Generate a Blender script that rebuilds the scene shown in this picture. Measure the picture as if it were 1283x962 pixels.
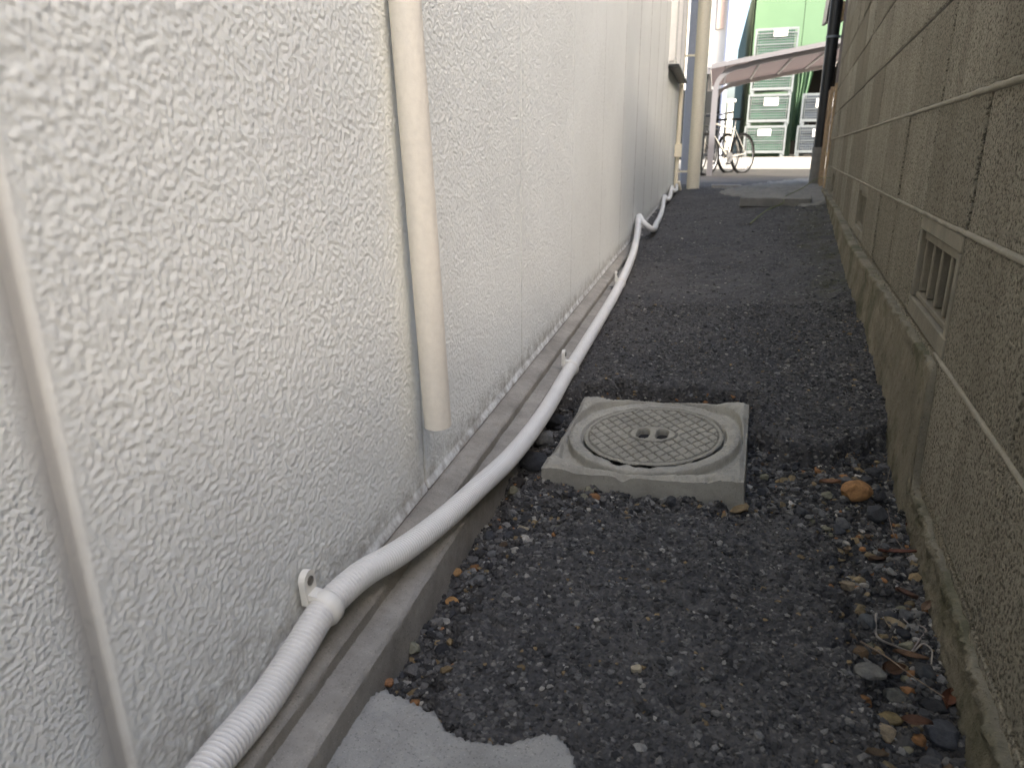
import bpy, bmesh, math, random
import numpy as np
from mathutils import Vector, Matrix, Quaternion
from math import radians, sin, cos, pi, sqrt

# ------------------------------------------------------------------ clear
for o in list(bpy.data.objects): bpy.data.objects.remove(o)
scene = bpy.context.scene
col = scene.collection
rng = np.random.default_rng(7); random.seed(7)

# ------------------------------------------------------------------ camera
EYE = 0.58                                   # metres above the asphalt
PW, PH, FPX = 1283.0, 962.0, 902.0
PP = np.array([641.5, 481.0])
def _n(v): return v / np.linalg.norm(v)
_down = _n(np.array([667.0 - PP[0], 3190.0 - PP[1], FPX]))      # plumb lines meet here
_d = np.array([895.0 - PP[0], 178.0 - PP[1], FPX]); _d = _n(_d - _down * (_d @ _down))
ROT = np.array([np.cross(_d, -_down), _d, -_down])              # camera (x right, y down, z forward) -> world
def ray(px, py): return ROT @ np.array([px - PP[0], py - PP[1], FPX])
def onz(px, py, z): v = ray(px, py); t = (z - EYE) / v[2]; return np.array([v[0]*t, v[1]*t, z])
def onx(px, py, x): v = ray(px, py); t = x / v[0]; return np.array([x, v[1]*t, v[2]*t + EYE])
def ony(px, py, y): v = ray(px, py); t = y / v[1]; return np.array([v[0]*t, y, v[2]*t + EYE])

cam_d = bpy.data.cameras.new('camera'); cam = bpy.data.objects.new('camera', cam_d); col.objects.link(cam)
scene.camera = cam
r3 = ROT @ np.array([1, 0, 0]); u3 = ROT @ np.array([0, -1, 0]); b3 = ROT @ np.array([0, 0, -1])
cam.matrix_world = Matrix(((r3[0], u3[0], b3[0], 0), (r3[1], u3[1], b3[1], 0), (r3[2], u3[2], b3[2], EYE), (0, 0, 0, 1)))
cam_d.sensor_width = 36.0; cam_d.lens = FPX / PW * 36.0
cam_d.clip_start = 0.02; cam_d.clip_end = 2000
cam_d.dof.use_dof = True; cam_d.dof.focus_distance = 1.25; cam_d.dof.aperture_fstop = 8.5

# ------------------------------------------------------------------ sky, sun, exposure
SUN_EL, SUN_AZ = 31.0, 122.0                 # azimuth clockwise from +Y
world = bpy.data.worlds.new('World'); scene.world = world; world.use_nodes = True
wn = world.node_tree.nodes; wl = world.node_tree.links; wn.clear()
sky = wn.new('ShaderNodeTexSky'); sky.sky_type = 'NISHITA'; sky.sun_disc = False
sky.sun_elevation = radians(SUN_EL); sky.sun_rotation = radians(SUN_AZ)
sky.air_density = .85; sky.dust_density = 5.0; sky.ozone_density = .35
bg = wn.new('ShaderNodeBackground'); bg.inputs[1].default_value = 0.15
wo = wn.new('ShaderNodeOutputWorld'); wl.new(sky.outputs[0], bg.inputs[0]); wl.new(bg.outputs[0], wo.inputs[0])
sun_d = bpy.data.lights.new('sun', 'SUN'); sun = bpy.data.objects.new('sun', sun_d); col.objects.link(sun)
sun_d.energy = 2.0; sun_d.angle = radians(0.5); sun_d.color = (1.0, 0.95, 0.87)
_a, _e = radians(SUN_AZ), radians(SUN_EL)
sun.rotation_euler = Vector((sin(_a)*cos(_e), cos(_a)*cos(_e), sin(_e))).to_track_quat('Z', 'Y').to_euler()
sun.location = (6, -6, 12)
vs = scene.view_settings
vs.view_transform = 'Standard'; vs.look = 'None'; vs.gamma = 1.0; vs.use_curve_mapping = False
vs.exposure = 2.2
scene.render.engine = 'CYCLES'
scene.cycles.max_bounces = 10; scene.cycles.diffuse_bounces = 6

# ------------------------------------------------------------------ materials
def new_mat(name):
    m = bpy.data.materials.new(name); m.use_nodes = True
    nt = m.node_tree; nt.nodes.clear()
    out = nt.nodes.new('ShaderNodeOutputMaterial'); p = nt.nodes.new('ShaderNodeBsdfPrincipled')
    nt.links.new(p.outputs[0], out.inputs[0])
    return m, nt, p
class NT:
    def __init__(s, nt): s.nt = nt
    def n(s, t, **kw):
        x = s.nt.nodes.new(t)
        for k, v in kw.items():
            if k.startswith('i_'):
                key = k[2:]; key = int(key) if key.isdigit() else key.replace('_', ' ')
                x.inputs[key].default_value = v
            else: setattr(x, k, v)
        return x
    def l(s, a, b): s.nt.links.new(a, b)
    def pos(s): return s.n('ShaderNodeNewGeometry').outputs['Position']
    def noise(s, vec, scale, detail=4, rough=.55):
        x = s.n('ShaderNodeTexNoise'); x.inputs['Scale'].default_value = scale; x.inputs['Detail'].default_value = detail
        x.inputs['Roughness'].default_value = rough; s.l(vec, x.inputs['Vector']); return x.outputs['Fac']
    def voro(s, vec, scale, out='Distance', feature='F1'):
        x = s.n('ShaderNodeTexVoronoi'); x.feature = feature; x.inputs['Scale'].default_value = scale
        s.l(vec, x.inputs['Vector']); return x.outputs[out]
    def ramp(s, fac, stops):
        x = s.n('ShaderNodeValToRGB'); e = x.color_ramp.elements
        while len(e) < len(stops): e.new(.5)
        for el, (p, c) in zip(e, stops):
            el.position = p; el.color = (c, c, c, 1) if not hasattr(c, '__len__') else (*c, 1)
        s.l(fac, x.inputs[0]); return x.outputs[0]
    def mix(s, fac, a, b, mode='MIX'):
        x = s.n('ShaderNodeMix', data_type='RGBA', blend_type=mode)
        for i, v in ((0, fac), (6, a), (7, b)):
            if hasattr(v, 'is_output'): s.l(v, x.inputs[i])
            else: x.inputs[i].default_value = v if i == 0 else (*v, 1)
        return x.outputs[2]
    def math(s, op, a, b=0.0, clamp=False):
        x = s.n('ShaderNodeMath', operation=op, use_clamp=clamp)
        for i, v in ((0, a), (1, b)):
            if hasattr(v, 'is_output'): s.l(v, x.inputs[i])
            else: x.inputs[i].default_value = v
        return x.outputs[0]
    def bump(s, h, dist, strength=1.0, prev=None):
        x = s.n('ShaderNodeBump'); x.inputs['Strength'].default_value = strength; x.inputs['Distance'].default_value = dist
        s.l(h, x.inputs['Height'])
        if prev is not None: s.l(prev, x.inputs['Normal'])
        return x.outputs[0]
    def attr(s, name, out='Fac'):
        x = s.n('ShaderNodeAttribute'); x.attribute_name = name; return x.outputs[out]

def plain(name, c, rough=.6, metal=0.0, var=.15, scale=30, bump=0.0, spec=.5, alpha=None):
    m, nt, p = new_mat(name); g = NT(nt); v = g.pos()
    n = g.noise(v, scale, 5)
    cc = g.mix(g.ramp(n, [(.3, 0.0), (.75, 1.0)]), tuple(x*(1-var) for x in c), tuple(min(1, x*(1+var)) for x in c))
    g.l(cc, p.inputs['Base Color'])
    p.inputs['Roughness'].default_value = rough; p.inputs['Metallic'].default_value = metal
    p.inputs['Specular IOR Level'].default_value = spec
    if bump: g.l(g.bump(n, bump), p.inputs['Normal'])
    return m

def mat_stucco(name, far):
    m, nt, p = new_mat(name); g = NT(nt); v = g.pos()
    big = g.noise(v, 2.2, 4); mid = g.noise(v, 14, 5)
    c = g.mix(g.ramp(big, [(.3, 0.), (.7, 1.)]), (.685, .702, .668), (.74, .758, .725))
    c = g.mix(g.math('MULTIPLY', g.ramp(mid, [(.52, 0.), (.75, 1.)]), .25), c, (.61, .61, .595))
    # grime on the lowest centimetres; sealed joints mixed darker and greyer (attributes baked on the mesh)
    d = g.attr('dirt'); dn = g.noise(v, 38, 6, .65)
    df = g.math('MULTIPLY', d, g.ramp(dn, [(.35, 0.), (.62, 1.)]), clamp=True)
    c = g.mix(df, c, (.30, .285, .25))
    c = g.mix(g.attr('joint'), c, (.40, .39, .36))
    sp = g.ramp(g.noise(v, 330, 2), [(.735, 0.), (.77, 1.)])
    c = g.mix(g.math('MULTIPLY', sp, .35), c, (.25, .23, .2))
    g.l(c, p.inputs['Base Color'])
    p.inputs['Roughness'].default_value = .82; p.inputs['Specular IOR Level'].default_value = .25
    b = g.bump(g.noise(v, 900, 3), .0006, .5)
    if far:
        a = g.noise(v, 230, 3, .5)
        b = g.bump(g.math('MULTIPLY', g.ramp(a, [(.36, 0.), (.66, 1.)]), g.attr('rough')), .0012, 1.0, b)
    g.l(b, p.inputs['Normal'])
    return m

def mat_concrete(name, c, scale=1.0, pits=.5, bump=.0015, var=.25, moss=0.0, rough=.9, recess_tone=None):
    m, nt, p = new_mat(name); g = NT(nt); v = g.pos()
    a = g.noise(v, 9*scale, 6, .6); f = g.noise(v, 420*scale, 3, .6); md = g.noise(v, 60*scale, 5, .6)
    col_ = g.mix(g.ramp(a, [(.3, 0.), (.7, 1.)]), tuple(x*(1-var) for x in c), tuple(x*(1+var*.6) for x in c))
    col_ = g.mix(g.math('MULTIPLY', g.ramp(md, [(.45, 0.), (.7, 1.)]), .35), col_, tuple(x*.62 for x in c))
    pt = g.ramp(f, [(.60, 0.), (.68, 1.)])
    col_ = g.mix(g.math('MULTIPLY', pt, pits), col_, tuple(x*.33 for x in c))
    lt = g.ramp(g.noise(v, 560*scale, 2), [(.63, 0.), (.70, 1.)])
    col_ = g.mix(g.math('MULTIPLY', lt, .4), col_, tuple(min(.8, x*1.7) for x in c))
    if moss:
        mm = g.ramp(g.noise(v, 6, 5, .65), [(.48, 0.), (.62, 1.)])
        col_ = g.mix(g.math('MULTIPLY', mm, moss), col_, (.06, .065, .03))
    if recess_tone: col_ = g.mix(g.math('MULTIPLY', g.attr(recess_tone), g.ramp(g.noise(v, 60, 4), [(.3, .35), (.7, .85)])), col_, (.07, .065, .05))
    g.l(col_, p.inputs['Base Color']); p.inputs['Roughness'].default_value = rough
    p.inputs['Specular IOR Level'].default_value = .2
    b = g.bump(g.math('SUBTRACT', md, g.math('MULTIPLY', pt, .6)), bump); b = g.bump(f, bump*.6, .8, b)
    g.l(b, p.inputs['Normal'])
    return m

def mat_block():
    m, nt, p = new_mat('block_concrete'); g = NT(nt); v = g.pos()
    oi = g.n('ShaderNodeObjectInfo').outputs['Random']
    base = g.mix(oi, (.36, .328, .25), (.56, .515, .405))
    sep = g.n('ShaderNodeSeparateXYZ'); g.l(v, sep.inputs[0])
    cmb = g.n('ShaderNodeCombineXYZ'); g.l(g.math('MULTIPLY', sep.outputs[1], 16.0), cmb.inputs[1]); g.l(g.math('MULTIPLY', sep.outputs[2], 1.2), cmb.inputs[2])
    st = g.noise(cmb.outputs[0], 1.0, 4, .6)
    base = g.mix(g.math('MULTIPLY', g.ramp(st, [(.42, 0.), (.68, 1.)]), .42), base, (.23, .208, .158))
    big = g.noise(v, 4.5, 5, .6)
    base = g.mix(g.math('MULTIPLY', g.ramp(big, [(.45, 0.), (.7, 1.)]), .4), base, (.27, .246, .188))
    gr = g.noise(v, 210, 3, .65)
    base = g.mix(g.ramp(gr, [(.50, 0.), (.60, .9)]), base, (.10, .09, .066))
    lt = g.ramp(g.noise(v, 400, 2), [(.6, 0.), (.7, 1.)])
    base = g.mix(g.math('MULTIPLY', lt, .55), base, (.42, .39, .30))
    cm2 = g.n('ShaderNodeCombineXYZ'); g.l(g.math('MULTIPLY', sep.outputs[1], 45.0), cm2.inputs[1]); g.l(g.math('MULTIPLY', sep.outputs[2], 9.0), cm2.inputs[2])
    salt = g.math('MULTIPLY', g.ramp(g.noise(cm2.outputs[0], 1.0, 5, .7), [(.70, 0.), (.76, 1.)]), .6)
    base = g.mix(salt, base, (.62, .60, .54))
    g.l(base, p.inputs['Base Color']); p.inputs['Roughness'].default_value = .95; p.inputs['Specular IOR Level'].default_value = .1
    b = g.bump(g.ramp(gr, [(.40, 1.), (.62, 0.)]), .005); b = g.bump(g.noise(v, 520, 2), .001, .7, b)
    g.l(b, p.inputs['Normal'])
    return m

def mat_asphalt(name, fine):
    m, nt, p = new_mat(name); g = NT(nt); v = g.pos()
    cell = g.voro(v, 150, 'Color'); dist = g.voro(v, 150, 'Distance')
    sp = g.n('ShaderNodeSeparateColor'); g.l(cell, sp.inputs[0])
    k = g.ramp(sp.outputs[0], [(.0, (.042, .040, .037)), (.55, (.072, .068, .063)), (.85, (.112, .105, .096)), (.97, (.17, .16, .14)), (1., (.26, .245, .21))])
    c = g.mix(g.ramp(dist, [(.30, 0.), (.62, .8)]), k, (.030, .030, .031))
    big = g.noise(v, 5, 5, .6)
    c = g.mix(g.math('MULTIPLY', g.ramp(big, [(.42, 0.), (.7, 1.)]), .45), c, (.083, .078, .071))
    wear = g.ramp(g.noise(v, 2.3, 6, .65), [(.40, 0.), (.62, 1.)])
    c = g.mix(g.math('MULTIPLY', wear, .5), c, (.112, .105, .095))
    damp = g.ramp(g.noise(v, 3.7, 5, .6), [(.55, 0.), (.68, 1.)])
    c = g.mix(g.math('MULTIPLY', damp, .45), c, (.026, .026, .027))
    dust = g.ramp(g.noise(v, 30, 6, .7), [(.52, 0.), (.68, 1.)])
    c = g.mix(g.math('MULTIPLY', dust, g.math('ADD', g.math('MULTIPLY', g.attr('gravel'), .5), .22)), c, (.125, .118, .105))
    c = g.mix(g.math('MULTIPLY', g.attr('moss'), g.ramp(g.noise(v, 22, 6, .7), [(.38, 0.), (.6, .85)])), c, (.055, .054, .024))
    g.l(c, p.inputs['Base Color']); p.inputs['Roughness'].default_value = .78; p.inputs['Specular IOR Level'].default_value = .35
    h = g.ramp(dist, [(.0, 1.), (.6, 0.)])
    b = g.bump(h, .0022); b = g.bump(g.noise(v, 520, 4, .7), .0012, .8, b)
    g.l(b, p.inputs['Normal'])
    return m

def mat_vcol(name, rough=.85, spec=.3):
    m, nt, p = new_mat(name); g = NT(nt); v = g.pos()
    c = g.attr('tint', 'Color'); n = g.noise(v, 400, 4, .7)
    c = g.mix(g.ramp(n, [(.3, 0.), (.7, 1.)]), g.mix(1.0, c, (.7, .7, .7), 'MULTIPLY'), g.mix(1.0, c, (1.25, 1.25, 1.25), 'MULTIPLY'))
    g.l(c, p.inputs['Base Color']); p.inputs['Roughness'].default_value = rough; p.inputs['Specular IOR Level'].default_value = spec
    g.l(g.bump(n, .0006), p.inputs['Normal']); return m

def mat_objcol(name, rough=.85, spec=.3, sc=120):
    m, nt, p = new_mat(name); g = NT(nt); v = g.pos()
    c = g.n('ShaderNodeObjectInfo').outputs['Color']; n = g.noise(v, sc, 6, .7); n2 = g.noise(v, 700, 3, .7)
    c2 = g.mix(g.ramp(n, [(.3, 0.), (.72, 1.)]), g.mix(1.0, c, (.55, .55, .57), 'MULTIPLY'), g.mix(1.0, c, (1.2, 1.2, 1.17), 'MULTIPLY'))
    c2 = g.mix(g.math('MULTIPLY', g.ramp(n2, [(.55, 0.), (.7, 1.)]), .5), c2, (.03, .03, .028))
    g.l(c2, p.inputs['Base Color']); p.inputs['Roughness'].default_value = rough; p.inputs['Specular IOR Level'].default_value = spec
    b = g.bump(n, .002); g.l(g.bump(n2, .0005, .8, b), p.inputs['Normal']); return m

M = {}
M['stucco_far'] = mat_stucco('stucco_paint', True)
M['foot'] = mat_concrete('footing_concrete', (.32, .30, .26), 1.0, .55, .0012, .38)
M['skirt'] = mat_concrete('skirt_concrete', (.235, .212, .155), .7, .8, .004, .35, moss=.6)
M['basin'] = mat_concrete('basin_concrete', (.37, .35, .29), 1.0, .5, .0012, .26)
M['lid'] = mat_concrete('lid_concrete', (.33, .31, .25), 1.0, .5, .0010, .26, recess_tone='recess_tone')
M['patch'] = mat_concrete('patch_concrete', (.36, .35, .315), 1.0, .8, .0015, .25)
M['slab'] = mat_concrete('slab_concrete', (.24, .23, .20), .8, .5, .002, .25)
M['road'] = mat_concrete('road_concrete', (.40, .385, .35), .1, .2, .002, .1)
M['block'] = mat_block()
M['mortar'] = mat_concrete('mortar', (.30, .275, .215), 1.0, .45, .002, .2)
M['vent'] = mat_concrete('vent_concrete', (.235, .214, .163), 1.0, .6, .002, .25)
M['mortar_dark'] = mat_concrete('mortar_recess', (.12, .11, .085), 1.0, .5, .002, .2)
M['asphalt'] = mat_asphalt('asphalt', True)
M['grit'] = mat_vcol('grit_stone'); M['stone'] = mat_objcol('loose_stone')
M['leaf'] = mat_objcol('dry_leaf', .7, .3, 60)
M['pipe'] = plain('cream_pvc', (.84, .76, .57), .5, var=.06, scale=60, bump=.0003)
M['pipe_near'] = plain('painted_pipe', (.70, .66, .57), .6, var=.05, scale=120, bump=.0008)
M['hose'] = plain('hose_pvc', (.70, .69, .65), .45, var=.05, scale=25)
M['hose_groove'] = plain('hose_groove', (.38, .375, .36), .6, var=.1)
M['clamp'] = plain('clamp_plastic', (.70, .68, .61), .4, var=.05)
M['screw'] = plain('screw_steel', (.18, .17, .15), .4, .8)
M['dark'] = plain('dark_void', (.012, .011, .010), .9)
M['white_frame'] = plain('window_frame', (.75, .73, .68), .4, var=.05)
M['glass'] = plain('window_glass', (.10, .11, .115), .08, var=.1, scale=3)
M['black'] = plain('black_metal', (.016, .017, .016), .45, var=.2)
M['grey_pipe'] = plain('grey_pipe', (.36, .37, .41), .5, var=.08)
M['brown'] = plain('brown_cladding', (.085, .052, .036), .7, var=.3, scale=14)
M['tan_wood'] = plain('bare_timber', (.42, .30, .17), .75, var=.25, scale=40)
M['plaster'] = plain('pale_plaster', (.60, .585, .54), .8, var=.06, scale=3)
M['beige'] = plain('beige_panel', (.52, .40, .33), .7, var=.05)
M['blue_pipe'] = plain('pale_blue_pipe', (.42, .45, .55), .5, var=.05)
M['green_sheet'] = plain('green_sheeting', (.095, .175, .10), .55, var=.05, scale=2)
M['green_dark'] = plain('dark_green_siding', (.10, .135, .09), .7, var=.12, scale=3)
M['galv'] = plain('galvanised_steel', (.19, .215, .225), .6, .0, var=.12, scale=20)
M['placard'] = plain('placard_white', (.82, .82, .80), .6, var=.02)
M['ink'] = plain('placard_ink', (.16, .16, .18), .7)
M['green_load'] = plain('green_plastic', (.022, .115, .06), .6, var=.25, scale=7)
M['navy_load'] = plain('navy_plastic', (.035, .05, .085), .6, var=.3, scale=8)
M['shelter'] = plain('shelter_aluminium', (.25, .24, .245), .55, .0, var=.06)
M['silver'] = plain('bicycle_silver', (.42, .40, .35), .4, .2, var=.05)
M['tyre'] = plain('tyre_rubber', (.007, .007, .007), .9, spec=.15)
M['chrome'] = plain('bright_metal', (.12, .12, .12), .4, .5, var=.03)
M['roof_tile'] = plain('grey_roof', (.09, .09, .095), .7, var=.2)
M['render_wall'] = plain('blocker_render', (.42, .39, .33), .9, var=.1, scale=4)
M['grass'] = plain('grass_stem', (.13, .15, .04), .7, var=.2)
m, nt, p = new_mat('smoked_polycarbonate'); g_ = NT(nt)
p.inputs['Base Color'].default_value = (.10, .075, .072, 1); p.inputs['Roughness'].default_value = .35
tr = g_.n('ShaderNodeBsdfTranslucent'); tr.inputs[0].default_value = (.11, .08, .077, 1)
mx = g_.n('ShaderNodeMixShader'); mx.inputs[0].default_value = .5
g_.l(p.outputs[0], mx.inputs[1]); g_.l(tr.outputs[0], mx.inputs[2])
g_.l(mx.outputs[0], nt.nodes['Material Output'].inputs[0]); M['poly'] = m

# ------------------------------------------------------------------ mesh helpers
def tag(o, label=None, cat=None, group=None, kind=None):
    if label: o['label'] = label
    if cat: o['category'] = cat
    if group: o['group'] = group
    if kind: o['kind'] = kind
    return o
def empty(name, loc, label=None, cat=None, group=None, rz=0.0, rx=0.0):
    o = bpy.data.objects.new(name, None); col.objects.link(o); o.empty_display_size = .05
    o.location = loc; o.rotation_euler = (rx, 0, rz)
    return tag(o, label, cat, group)
def link(name, me, mat, parent=None, smooth=False):
    if mat is not None and not me.materials: me.materials.append(mat)
    if smooth: me.polygons.foreach_set('use_smooth', np.ones(len(me.polygons), bool))
    o = bpy.data.objects.new(name, me); col.objects.link(o)
    if parent is not None: o.parent = parent
    return o
class MB:
    def __init__(s): s.v = []; s.f = []
    def add(s, vs_, fs_):
        k = len(s.v); s.v += [tuple(map(float, q)) for q in vs_]; s.f += [tuple(i + k for i in f) for f in fs_]; return s
    def box(s, c, size, rz=0.0, m=None, b=0.0):
        x, y, z = (q/2 for q in size)
        if b <= 0:
            vs_ = [Vector((i*x, j*y, k*z)) for i in (-1, 1) for j in (-1, 1) for k in (-1, 1)]
            fs_ = [(0, 1, 3, 2), (4, 6, 7, 5), (0, 4, 5, 1), (2, 3, 7, 6), (0, 2, 6, 4), (1, 5, 7, 3)]
        else:
            vs_ = []; fs_ = []
            idx = {}
            for i in (-1, 1):
                for j in (-1, 1):
                    for k in (-1, 1):
                        for a in range(3):
                            e = [x, y, z]; e = [q - b for q in e]; e[a] += b
                            idx[(i, j, k, a)] = len(vs_); vs_.append(Vector((i*e[0], j*e[1], k*e[2])))
            for a in range(3):
                o1, o2 = [q for q in range(3) if q != a]
                for sgn in (-1, 1):
                    f = []
                    for p_, q_ in ((-1, -1), (1, -1), (1, 1), (-1, 1)):
                        t = [0, 0, 0]; t[a] = sgn; t[o1] = p_; t[o2] = q_; f.append(idx[(*t, a)])
                    fs_.append(tuple(f))
                for p_ in (-1, 1):
                    for q_ in (-1, 1):
                        f = []
                        for w_ in (-1, 1):
                            t = [0, 0, 0]; t[a] = w_; t[o1] = p_; t[o2] = q_
                            f += [idx[(*t, o1)], idx[(*t, o2)]] if w_ < 0 else [idx[(*t, o2)], idx[(*t, o1)]]
                        fs_.append(tuple(f))
            for i in (-1, 1):
                for j in (-1, 1):
                    for k in (-1, 1): fs_.append(tuple(idx[(i, j, k, a)] for a in range(3)))
        if m is None: m = Matrix.Translation(Vector(c)) @ Matrix.Rotation(rz, 4, 'Z')
        return s.add([m @ v for v in vs_], fs_)
    def bar(s, a, b, w, h=None, up=(0, 0, 1)):
        a = Vector(a); b = Vector(b); d = b - a; L = d.length; h = w if h is None else h
        y = d.normalized(); u = Vector(up)
        if abs(y.dot(u)) > .98: u = Vector((1, 0, 0))
        x = y.cross(u).normalized(); z = x.cross(y)
        m = Matrix.Translation((a + b)/2) @ Matrix((x, y, z)).transposed().to_4x4()
        return s.box((0, 0, 0), (w, L, h), m=m)
    def tube(s, path, r, seg=10, cap=True, closed=False):
        P_ = [Vector(q) for q in path]; n = len(P_)
        rr = r if hasattr(r, '__len__') else [r]*n
        k = len(s.v); t0 = None; nx = None
        for i in range(n):
            if closed: t = (P_[(i+1) % n] - P_[i-1]).normalized()
            else: t = (P_[min(i+1, n-1)] - P_[max(i-1, 0)]).normalized()
            if nx is None:
                up = Vector((0, 0, 1)) if abs(t.z) < .9 else Vector((1, 0, 0)); nx = t.cross(up).normalized()
            else:
                q = t0.rotation_difference(t); nx = (q @ nx); nx = (nx - t*nx.dot(t)).normalized()
            t0 = t; ny = t.cross(nx)
            for j in range(seg):
                a = 2*pi*j/seg; w_ = P_[i] + (nx*cos(a) + ny*sin(a))*rr[i]; s.v.append((w_.x, w_.y, w_.z))
        m_ = n if closed else n - 1
        for i in range(m_):
            i2 = (i+1) % n
            for j in range(seg):
                j2 = (j+1) % seg; s.f.append((k+i*seg+j, k+i*seg+j2, k+i2*seg+j2, k+i2*seg+j))
        if cap and not closed:
            s.f.append(tuple(k + j for j in range(seg))[::-1]); s.f.append(tuple(k + (n-1)*seg + j for j in range(seg)))
        return s
    def prism(s, poly, z0, z1):
        n = len(poly); vs_ = [(x, y, z0) for x, y in poly] + [(x, y, z1) for x, y in poly]
        fs_ = [tuple(range(n))[::-1], tuple(range(n, 2*n))] + [(i, (i+1) % n, n + (i+1) % n, n + i) for i in range(n)]
        return s.add(vs_, fs_)
    def build(s, name, mat, parent=None, smooth=False, org=None):
        o3 = Vector(org) if org is not None else (parent.location if (parent is not None and parent.type == 'EMPTY' and parent.parent is None) else Vector((0, 0, 0)))
        me = bpy.data.meshes.new(name); me.from_pydata([(x - o3.x, y - o3.y, z - o3.z) for x, y, z in s.v], [], s.f); me.update()
        bm = bmesh.new(); bm.from_mesh(me); bmesh.ops.recalc_face_normals(bm, faces=bm.faces); bm.to_mesh(me); bm.free()
        if smooth: me.shade_auto_smooth if False else None
        o = link(name, me, mat, parent)
        if smooth:
            me.polygons.foreach_set('use_smooth', np.ones(len(me.polygons), bool))
            me.set_sharp_from_angle(angle=radians(40))
        return o
def grid_mesh(name, V, attrs=None, flip=False):
    """V: (n, m, 3) numpy grid -> quad mesh; attrs: {name: (n, m)}"""
    n, m_ = V.shape[:2]; me = bpy.data.meshes.new(name)
    i = np.arange(n*m_).reshape(n, m_)
    q = np.stack([i[:-1, :-1], i[:-1, 1:], i[1:, 1:], i[1:, :-1]], -1).reshape(-1, 4)
    if flip: q = q[:, ::-1]
    return np_mesh(me, V.reshape(-1, 3), q, {k: a.reshape(-1) for k, a in (attrs or {}).items()})
def np_mesh(me, V, Q, attrs=None, smooth=True):
    k = Q.shape[1]
    me.vertices.add(len(V)); me.vertices.foreach_set('co', V.astype(np.float32).ravel())
    me.loops.add(Q.size); me.loops.foreach_set('vertex_index', Q.astype(np.int32).ravel())
    me.polygons.add(len(Q)); me.polygons.foreach_set('loop_start', np.arange(0, Q.size, k, dtype=np.int32))
    me.polygons.foreach_set('use_smooth', np.full(len(Q), smooth, dtype=bool))
    for nm, a in (attrs or {}).items():
        if a.ndim == 1:
            at = me.attributes.new(nm, 'FLOAT', 'POINT'); at.data.foreach_set('value', a.astype(np.float32))
        else:
            at = me.attributes.new(nm, 'FLOAT_COLOR', 'POINT'); at.data.foreach_set('color', np.c_[a, np.ones(len(a))].astype(np.float32).ravel())
    me.update(calc_edges=True); me.validate(); return me
# tiling band-passed noise
class Tile:
    def __init__(s, res, n, lo, hi, seed):
        r = np.random.default_rng(seed); F = np.fft.fft2(r.standard_normal((n, n)))
        k = np.fft.fftfreq(n, res); K = np.hypot(*np.meshgrid(k, k, indexing='ij')) + 1e-9
        w_ = np.exp(-np.log(K*sqrt(lo*hi))**2 / (2*(np.log(hi/lo)/2)**2))
        h = np.fft.ifft2(F*w_).real; s.h = h/h.std(); s.res = res; s.n = n
    def __call__(s, u, v):
        u = np.asarray(u)/s.res; v = np.asarray(v)/s.res
        i = np.floor(u).astype(int); j = np.floor(v).astype(int); a = u - i; b = v - j; n = s.n; h = s.h
        return (h[i % n, j % n]*(1-a)*(1-b) + h[(i+1) % n, j % n]*a*(1-b) + h[i % n, (j+1) % n]*(1-a)*b + h[(i+1) % n, (j+1) % n]*a*b)
sm = lambda x, a, b: (lambda t: t*t*(3-2*t))(np.clip((x-a)/(b-a), 0, 1))
T_st = Tile(.00085, 1100, .0030, .0100, 1)
def blobs(tile, spacing, r0, r1, seed):      # sprayed droplets: many overlapping rounded bumps
    r = np.random.default_rng(seed); n = tile.n; N = int((n*tile.res/spacing)**2); ci = r.uniform(0, n, N); cj = r.uniform(0, n, N)
    rr = r.uniform(r0, r1, N)/tile.res; A = (.45 + .55*r.random(N)); el = r.uniform(.7, 1.4, N); H_ = np.zeros((n, n)); w_ = int(r1/tile.res*1.9) + 1
    for a in range(-w_, w_ + 1):
        for b in range(-w_, w_ + 1):
            ii = np.floor(ci).astype(int) + a; jj = np.floor(cj).astype(int) + b; d2 = (((ii-ci)*el)**2 + ((jj-cj)/el)**2)/rr**2
            np.maximum.at(H_, (ii % n, jj % n), A*np.exp(-d2**1.3))
    return H_
_b = blobs(T_st, .0036, .0013, .0030, 31); T_st.h = 1.05*(_b - _b.mean())/_b.std() + .22*T_st.h; T_st2 = Tile(.004, 512, .03, .09, 2)
T_as = Tile(.002, 768, .006, .016, 3); T_lump = Tile(.004, 512, .03, .08, 4); T_big = Tile(.01, 512, .15, .5, 5)
T_pit = Tile(.0015, 768, .005, .010, 6); T_edge = Tile(.005, 512, .04, .15, 8)

# ------------------------------------------------------------------ lie of the land
RANG = radians(5.78); RB = .2424; RTILT = -.011            # block wall: bearing, distance from camera, fall per metre
rd2 = np.array([sin(RANG), cos(RANG)]); rn2 = np.array([cos(RANG), -sin(RANG)])
def wall_x(y): return RB/cos(RANG) + np.tan(RANG)*np.asarray(y)
GLp = np.array([(-30, -.02), (.5, .0), (1.15, -.004), (1.6, .033), (2, .040), (3, .055), (3.7, .078), (4.2, .095), (5, .10), (8, .10), (10, .075), (13, .03), (16, .06), (22, .18), (40, .2), (900, .2)])
GRp = np.array([(-30, -.02), (1.15, -.02), (1.35, .018), (1.5, .05), (2.1, .09), (3.66, .135), (5.4, .185), (6.5, .18), (8, .165), (10, .11), (13, .03), (16, .06), (22, .18), (40, .2), (900, .2)])
def base_h(x, y):
    x = np.asarray(x, float); y = np.asarray(y, float)
    t = np.clip((x + .32)/(wall_x(y) + .32), 0, 1)
    return np.interp(y, GLp[:, 0], GLp[:, 1])*(1-t) + np.interp(y, GRp[:, 0], GRp[:, 1])*t
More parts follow.
